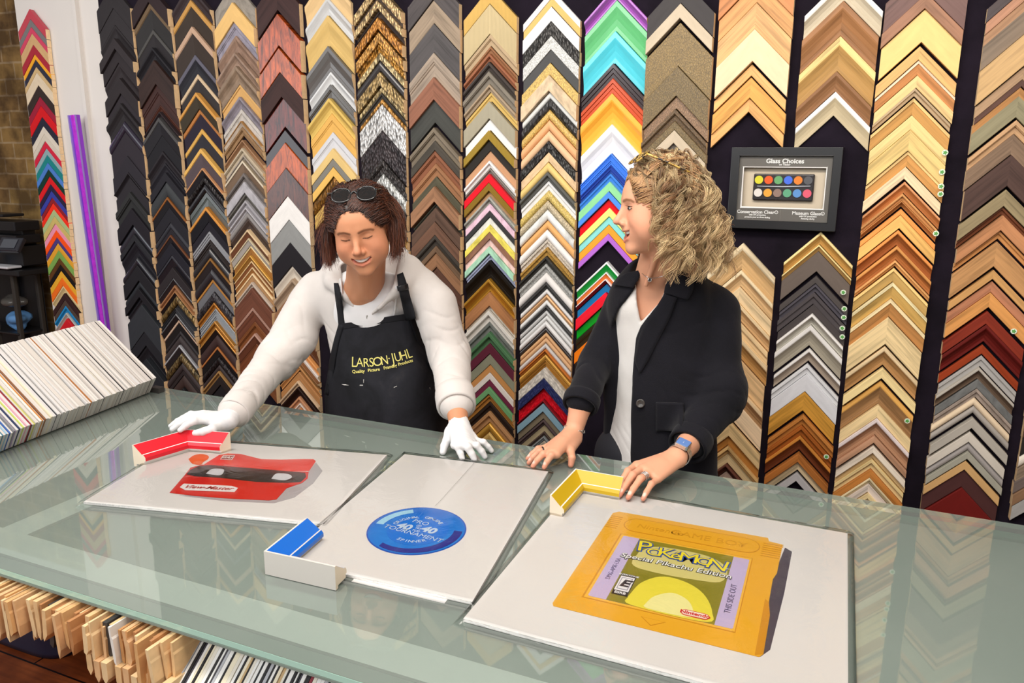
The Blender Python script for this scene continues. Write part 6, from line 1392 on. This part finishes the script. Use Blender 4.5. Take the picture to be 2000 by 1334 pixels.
# white top
tp = Field((-.74, 1.88, .78), (-.26, 2.34, 1.42), .005)
tp.add(Cap(at(1280, 605, 2.135), at(1288, 745, 2.14), .128, .126, FY2), .04); tp.add(Cap(at(1288, 745, 2.14), at(1272, 925, 2.13), .126, .158, FY2), .04); tp.add(Cap(at(1238, 586, 2.12), at(1360, 590, 2.16), .050, .050), .04)
tp.cutpoly([(1254, 480), (1243, 560), (1244, 590), (1251, 630), (1289, 590), (1316, 526), (1316, 470)], 1.5, 2.14, .003, 2.08)
V, Q = tp.surf(); V = relax(V, Q, 1); N = normals(V, Q)
V = folds(V, N, [(at(1205, 850, 2.0), (.5, 0, 1), .10, .035, .004), (at(1210, 760, 2.0), (1, 0, .4), .13, .05, .0025), (at(1215, 660, 2.0), (1, 0, .25), .10, .05, .002)]); fastmesh('white_top', V, Q, TOP, P2)
# collar, button, pocket, cuffs
drape('coat_collar', [((1311, 527), (1352, 530)), ((1306, 545), (1356, 552)), ((1299, 560), (1352, 572)), ((1297, 572), (1343, 586))], co2, .011, COAT, P2, 8, .005)
drape('coat_collar', [((1222, 534), (1252, 528)), ((1205, 545), (1247, 545)), ((1196, 556), (1236, 562))], co2, .010, COAT, P2, 6, .005)
drape('coat_lapel', [((1298, 574), (1322, 582)), ((1278, 606), (1308, 622)), ((1257, 634), (1288, 660)), ((1246, 664), (1268, 700)), ((1240, 705), (1250, 730))], co2, .008, COAT, P2, 6, .004)
bt = co.hit([(1251, 788)], .005)[0]; bn = camdir((-.3, 0, -1))
def button(c, n, r, mat, par):
    u = np.cross(n, UPW); u /= np.linalg.norm(u); v = np.cross(u, n); V = []; F = []; k = 24; pr = [(0, .0028), (.6, .0026), (.72, .0040), (.92, .0040), (1, .0025), (1, 0)]
    for rr, h in pr:
        for i in range(k): a = 2 * math.pi * i / k; V.append(c + (u * math.cos(a) + v * math.sin(a)) * r * max(rr, .01) + n * h)
    for j in range(len(pr) - 1):
        for i in range(k): F.append((j * k + i, j * k + (i + 1) % k, (j + 1) * k + (i + 1) % k, (j + 1) * k + i))
    b = mesh('button', V, F, mat, par, True)
    tube('button_thread', [c + u * .002 + n * .003, c + u * .002 + v * .0005 + n * .0042, c - u * .002 + n * .0042, c - u * .002 + n * .003], .0006, plain('303038', .7, name='thread'), b, 5)
button(bt, bn, .0125, plain('3a3430', .3, coat=.3, name='horn_button'), P2)
drape('pocket_flap', [((1281, 786), (1335, 787)), ((1281, 812), (1334, 814)), ((1281, 842), (1330, 842))], co, .007, COAT, P2, 8, .004)
cuff('cuff', Cr2 + (Er2 - Cr2) * -.05, Wr2 - Er2, .050, .035, COAT, P2); cuff('cuff', Cl2 + (El2 - Cl2) * -.05, Wl2 - El2, .054, .05, COAT, P2)
# necklace
nk = sk2.hit([(1312, 529), (1300, 537), (1285, 542), (1272, 543), (1262, 540), (1254, 534)], .0015)
tube('necklace_chain', smoothpath(nk, 20), .0009, SILV, P2, 5)
pdn = sk2.hit([(1269, 546.5)], .003)[0]; uu = camdir((1, 0, 0)); vv = camdir((0, -1, 0))
pe = tube('pendant', [pdn + (uu * math.cos(a) * .0042 + vv * math.sin(a) * .0050) for a in np.linspace(0, 2 * math.pi, 16, endpoint=False)], .0014, SILV, P2, 6, True)
button(pdn, bn, .0030, plain('1c1820', .15, coat=.5, name='dark_stone'), P2)
# hands
zt = CZ + .0085; ZB = ZP + .012
def bare(wrist, fore, K, T, th, arch=.013, wr=.0235):
    hand(sk2, wrist, K, T, th, 0., arch, .0140); sk2.add(Cap(wrist, fore, wr, .033, None), .014)
def tint_hand(V, c, K, T, th, arch=.013):
    r = np.array(lin('c87060')); nl = np.array(lin('ecc4b4'))
    for t in list(T) + [th[-1]]:
        d = np.linalg.norm(V - t, axis=1); w_ = np.exp(-(d / .016) ** 2)[:, None] * .5; c = c * (1 - w_) + r * w_
    for k, t in zip(K, T):
        p1 = k + .46 * (t - k) + UPW * arch; d = np.linalg.norm(V - p1, axis=1); w_ = np.exp(-(d / .009) ** 2)[:, None] * .35; c = c * (1 - w_) + r * w_
    for t, k in list(zip(T, K)) + [(th[-1], th[-2])]:
        p2 = (k + .78 * (t - k) + UPW * arch * .62) if k is not th[-2] else k
        n_ = t * .8 + p2 * .2 + UPW * .0075; d = np.linalg.norm(V - n_, axis=1); w_ = np.clip(2.2 - d / .0030, 0, 1)[:, None]; c = c * (1 - w_) + nl * w_
    return c
K2l = [onz(1243, 908, 1.000), onz(1256, 914, 1.004), onz(1270, 923, 1.000), onz(1285, 936, .990)]
T2l = [onz(1205, 958, ZB - .002), onz(1210, 967, ZB - .002), onz(1227, 972, ZB - .002), onz(1256, 974.5, ZB - .003)]
th2l = [Wl2 + A3(-.02, -.03, -.012), onz(1262, 925, .975), onz(1240, 940, .972), onz(1222, 952, .972)]
bare(Wl2, Cl2, K2l, T2l, th2l)
K2r = [onz(1088, 888, .990), onz(1078, 884, .993), onz(1071, 879, .990), onz(1069, 873, .984)]
T2r = [onz(1063, 912.5, zt + .006), onz(1041, 910.5, zt + .004), onz(1033, 904, zt), onz(1030, 896, zt)]
th2r = [Wr2 + A3(.015, -.02, -.015), onz(1114, 880, .985), onz(1117, 894, .976), onz(1115, 908, zt)]
bare(Wr2, Cr2, K2r, T2r, th2r)
sk2.chain([Sr2, Er2, Cr2], [.036, .036, .034], .02); sk2.chain([Sl2, El2, Cl2], [.055, .042, .034], .02); sk2.add(Cap(at(1290, 700, 2.16), (-.47, 2.17, .95), .075, .08), .05)
V, Q = sk2.surf(); V = relax(V, Q, 1); C_ = face_colour(H2, V, 'dba080', 'c05c58', '7c5030', lip2[0], lip2[1], .7)
C_ = tint_hand(V, C_, K2l, T2l, th2l); C_ = tint_hand(V, C_, K2r, T2r, th2r); fastmesh('body', V, Q, SKIN1, P2, True, C_)
legs(P2, -.47, 2.14, '1c1c24', P2)
# rings, bracelet, watch
def ring_on(name, a, b, t, r, rt, mat, par):
    a = np.array(a); b = np.array(b); ax = (b - a) / np.linalg.norm(b - a); c = a + (b - a) * t; u = np.cross(ax, UPW); u /= np.linalg.norm(u); v = np.cross(u, ax)
    return tube(name, [c + (u * math.cos(q) + v * math.sin(q)) * r for q in np.linspace(0, 2 * math.pi, 24, endpoint=False)], rt, mat, par, 8, True)
def pip(K, T, a=.013): return K + .46 * (T - K) + UPW * a
for t in (.50, .62, .74): ring_on('silver_ring', K2l[2], pip(K2l[2], T2l[2]), t, .0098, .0013, SILV, P2)
ring_on('black_ring', K2r[2], pip(K2r[2], T2r[2]), .62, .0096, .0020, plain('141414', .3, name='black_ring_metal'), P2)
def wrist_frame(a, b, t):
    ax = (b - a) / np.linalg.norm(b - a); c = a + (b - a) * t; u = np.cross(ax, UPW); u /= np.linalg.norm(u); v = np.cross(u, ax); return c, ax, u, v
c_, ax_, u_, v2_ = wrist_frame(Wr2, Cr2, .05)
br = tube('bracelet', [c_ + (u_ * math.cos(q) * .028 + v2_ * math.sin(q) * .026) for q in np.linspace(0, 2 * math.pi, 24, endpoint=False)], .0006, SILV, P2, 5, True)
for i in range(13):
    q = 2 * math.pi * i / 13; cc = c_ + (u_ * math.cos(q) * .0285 + v2_ * math.sin(q) * .0265) + ax_ * .0015 * (-1) ** i; tg = -u_ * math.sin(q) + v2_ * math.cos(q); ot = (ax_ if i % 2 == 0 else (u_ * math.cos(q) + v2_ * math.sin(q)) * .7 + ax_ * .7)
    tube('bracelet_link', [cc + tg * .0078 * math.cos(a) + ot * .0040 * math.sin(a) for a in np.linspace(0, 2 * math.pi, 14, endpoint=False)], .0012, SILV, br, 6, True)
c_, ax_, u_, v2_ = wrist_frame(Wl2, Cl2, .14)
wt = None
def band(name, c, ax, u, v, rx, ry, wd, th, mat, par, a0=0, a1=2 * math.pi, n=36):
    V = []; F = []
    for q in np.linspace(a0, a1, n):
        d = u * math.cos(q); e = v * math.sin(q); o = (d * rx + e * ry); o2 = (d * (rx + th) + e * (ry + th))
        V += [c + o - ax * wd / 2, c + o2 - ax * wd / 2, c + o2 + ax * wd / 2, c + o + ax * wd / 2]
    for i in range(n - 1):
        for k in range(4): F.append((i * 4 + k, i * 4 + (k + 1) % 4, i * 4 + 4 + (k + 1) % 4, i * 4 + 4 + k))
    return mesh(name, V, F, mat, par, False)
wt = band('watch_strap', c_, ax_, u_, v2_, .0285, .0265, .019, .0018, SILV, P2)
fc = np.array(pd(1331, 890, 1.0)); tocam = CAM - c_; tocam /= np.linalg.norm(tocam)
nrm = tocam * .6 + v2_ * .3 + u_ * .0; nrm /= np.linalg.norm(nrm)
# the case sits on the side of the wrist that faces the room
side_ = nrm - ax_ * (nrm @ ax_); side_ /= np.linalg.norm(side_); tx = np.cross(ax_, side_); cw = c_ + side_ * .0315
def rbox(name, c, a, b, n, sa, sb, h, rad, mat, par):
    P = []; k = 6
    for sx, sy, st in ((1, 1, 0), (-1, 1, 90), (-1, -1, 180), (1, -1, 270)):
        for q in range(k): an = math.radians(st + 90 * q / (k - 1)); P.append((sx * (sa - rad) + rad * math.cos(an), sy * (sb - rad) + rad * math.sin(an)))
    m = MB(); m.prism(P, -h / 2, h / 2, 0, lambda x, y, z: tuple(c + a * x + b * y + n * z)); return bevel(m.build(name, mat, par), .0008)
wc = rbox('watch_case', cw, tx, ax_, side_, .0175, .0205, .010, .006, SILV, wt)
rbox('watch_face', cw + side_ * .0055, tx, ax_, side_, .0155, .0185, .0012, .005, plain('6c90d0', .12, coat=.6, name='blue_watch_face'), wt)
tube('watch_hand', [cw + side_ * .0064 - ax_ * .007, cw + side_ * .0064 + ax_ * .007], .0004, plain('e8ecf4', .3, name='watch_hand_white'), wt, 5)
# curls
cap2 = hair_cap(H2, P2, '5c3c22', 'hair_base', g=.006)
rg = np.random.default_rng(5); n = 330; K_ = []; ccl = []; amp = []; turns = []; phs = []
while len(K_) < n:
    d = rg.normal(size=3); d /= np.linalg.norm(d)
    if d[2] < -.35: continue
    p0 = A3(0, -.018, .038) + d * A3(.079, .098, .086)
    if p0[1] > .030 and p0[2] < .070: continue
    az = math.degrees(math.atan2(p0[0], p0[1]))             # 0 forward, +90 right, -90 left (towards the room)
    front = max(0., (p0[1] + .01) / .08); lim = 66 if az < 0 else 72
    if abs(az) < lim: az = (1 if az > 0 else -1) * (lim + rg.uniform(0, 40))
    if p0[2] > .10 and rg.random() < .6: az = -rg.uniform(66, 150)
    ra = math.radians(az); hx, hy = math.sin(ra), math.cos(ra)
    ln = rg.uniform(.04, .15) if rg.random() < .6 else rg.uniform(.12, .165)
    if abs(az) < 80: ln = rg.uniform(.03, .12)
    Rm = rg.uniform(.092, .124); Rb = rg.uniform(.098, .150)
    p1 = p0 + d * rg.uniform(.010, .022) + A3(0, -.012 * front, .004)
    p2 = A3(hx * Rm * .95, hy * Rm - .018, .020 + rg.uniform(-.02, .035))
    p3 = A3(hx * Rb * .95, hy * Rb - .022, -.050 + rg.uniform(-.02, .02))
    p4 = A3(hx * Rb, hy * Rb * 1.05 - .026, -ln - .012) + rg.normal(0, .010, 3)
    K_.append([p0, p1, p2, p3 if ln > .07 else (p2 + p4) / 2, p4])
    t = rg.beta(1.6, 1.5); ccl.append((np.array(lin('784a28')) * (1 - t) + np.array(lin('ecd2a0')) * t) * rg.uniform(.7, 1.1)); amp.append(rg.uniform(.008, .0185)); turns.append(rg.uniform(2.2, 5.0)); phs.append(rg.uniform(0, 6.28))
Kp = spl(np.array(K_), 54); T = np.gradient(Kp, axis=1); T /= np.linalg.norm(T, axis=2, keepdims=True); ref = A3(.3, .5, .81); U = np.cross(T, ref); U /= np.linalg.norm(U, axis=2, keepdims=True); Wv = np.cross(T, U)
s_ = np.linspace(0, 1, 54)[None]; allS = []; CC = []; RR = []
for q in range(12):
    am = np.array(amp)[:, None] * np.clip((s_ - .10) * 2.4, 0, 1) * rg.uniform(.7, 1.15, (n, 1)); ph = np.array(phs)[:, None] + np.array(turns)[:, None] * 2 * np.pi * (s_ + .3 * s_ * s_) + rg.normal(0, .24, (n, 1))
    X = Kp + U * (am * np.cos(ph))[..., None] + Wv * (am * np.sin(ph))[..., None] + rg.normal(0, .0030, (n, 1, 3)) * (.3 + s_[..., None])
    fm = (X[..., 1] > .050) & (X[..., 2] < .06); X[..., 1] = np.where(fm, .050 + (X[..., 1] - .050) * .2, X[..., 1])
    allS.append(X); CC += [c * rg.uniform(.8, 1.2) for c in ccl]; RR += list(rg.uniform(.0004, .00095, n))
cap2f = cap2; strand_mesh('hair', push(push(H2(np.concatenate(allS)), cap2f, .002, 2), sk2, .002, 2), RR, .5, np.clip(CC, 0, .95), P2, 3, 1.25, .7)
S = []; CC = []
for i in range(420):                         # smooth hair swept back from the forehead
    x0 = rg.uniform(-.060, .060); z0 = .078 - abs(x0) * .45 + rg.uniform(0, .02); y0 = .080 - abs(x0) * .50 - (z0 - .07) * .6
    side = -1 if rg.random() < .6 else 1
    p0 = A3(x0, y0, z0); p1 = p0 + A3(side * .006, -.016, .028); p2 = A3(x0 * .9 + side * .02, -.005 + rg.uniform(-.01, .01), .129 + rg.uniform(0, .008) - abs(x0) * .3); p3 = A3(side * rg.uniform(.03, .07), -.05, .112 + rg.uniform(-.01, .01))
    S.append([p0, p1, p2, p3]); t = rg.uniform(); CC.append(np.array(lin('7c5230')) * (1 - t) + np.array(lin('c49a68')) * t)
cv = cap2.V; cv = cv[(cv[:, 1] > .0) & (cv[:, 2] > np.where(cv[:, 1] > .035, .070 - np.maximum(0, np.abs(cv[:, 0]) - .022) * 1.9, .0))]; cv = cv[rg.permutation(len(cv))[:900]]
for r in cv:
    side = 1 if r[0] > .01 else -1; p1 = r + A3(side * .006, -.026, .010); p2 = r + A3(side * .014, -.055, .006 + rg.normal(0, .004)); p3 = p2 + A3(side * .012, -.03, -.02)
    wv = rg.normal(0, .003, 3); S.append([r, p1 + wv, p2 - wv, p3 + wv]); t = rg.uniform(); CC.append(np.array(lin('7c5230')) * (1 - t) + np.array(lin('c49a68')) * t)
strand_mesh('hair', push(push(H2(spl(np.array(S), 16)), cap2, .002), sk2, .002), [.0009] * len(S), .8, CC, P2, 4)
# tortoiseshell glasses in the curls
TOR = NT('tortoiseshell'); TOR.l(TOR.ramp(TOR.noise(TOR.coords(), 90, 2), [(.42, lin('1c120c')), (.55, lin('b89040')), (.7, lin('d8c070'))]), TOR.b.inputs['Base Color']); TOR.b.inputs['Roughness'].default_value = .15; TOR = TOR.m
gc = [H2(-.033, .052, .128), H2(.033, .052, .128)]; gu = H2.R[:, 0]; gv = H2.R @ A3(0, -.80, .60); gv = gv / np.linalg.norm(gv)
glasses('tortoiseshell sunglasses pushed up in the curly blonde hair', [gc[1], gc[0]], -gu, gv, .026, .021, TOR, LENS, [H2(.086, -.05, .080), H2(-.092, -.055, .085)])
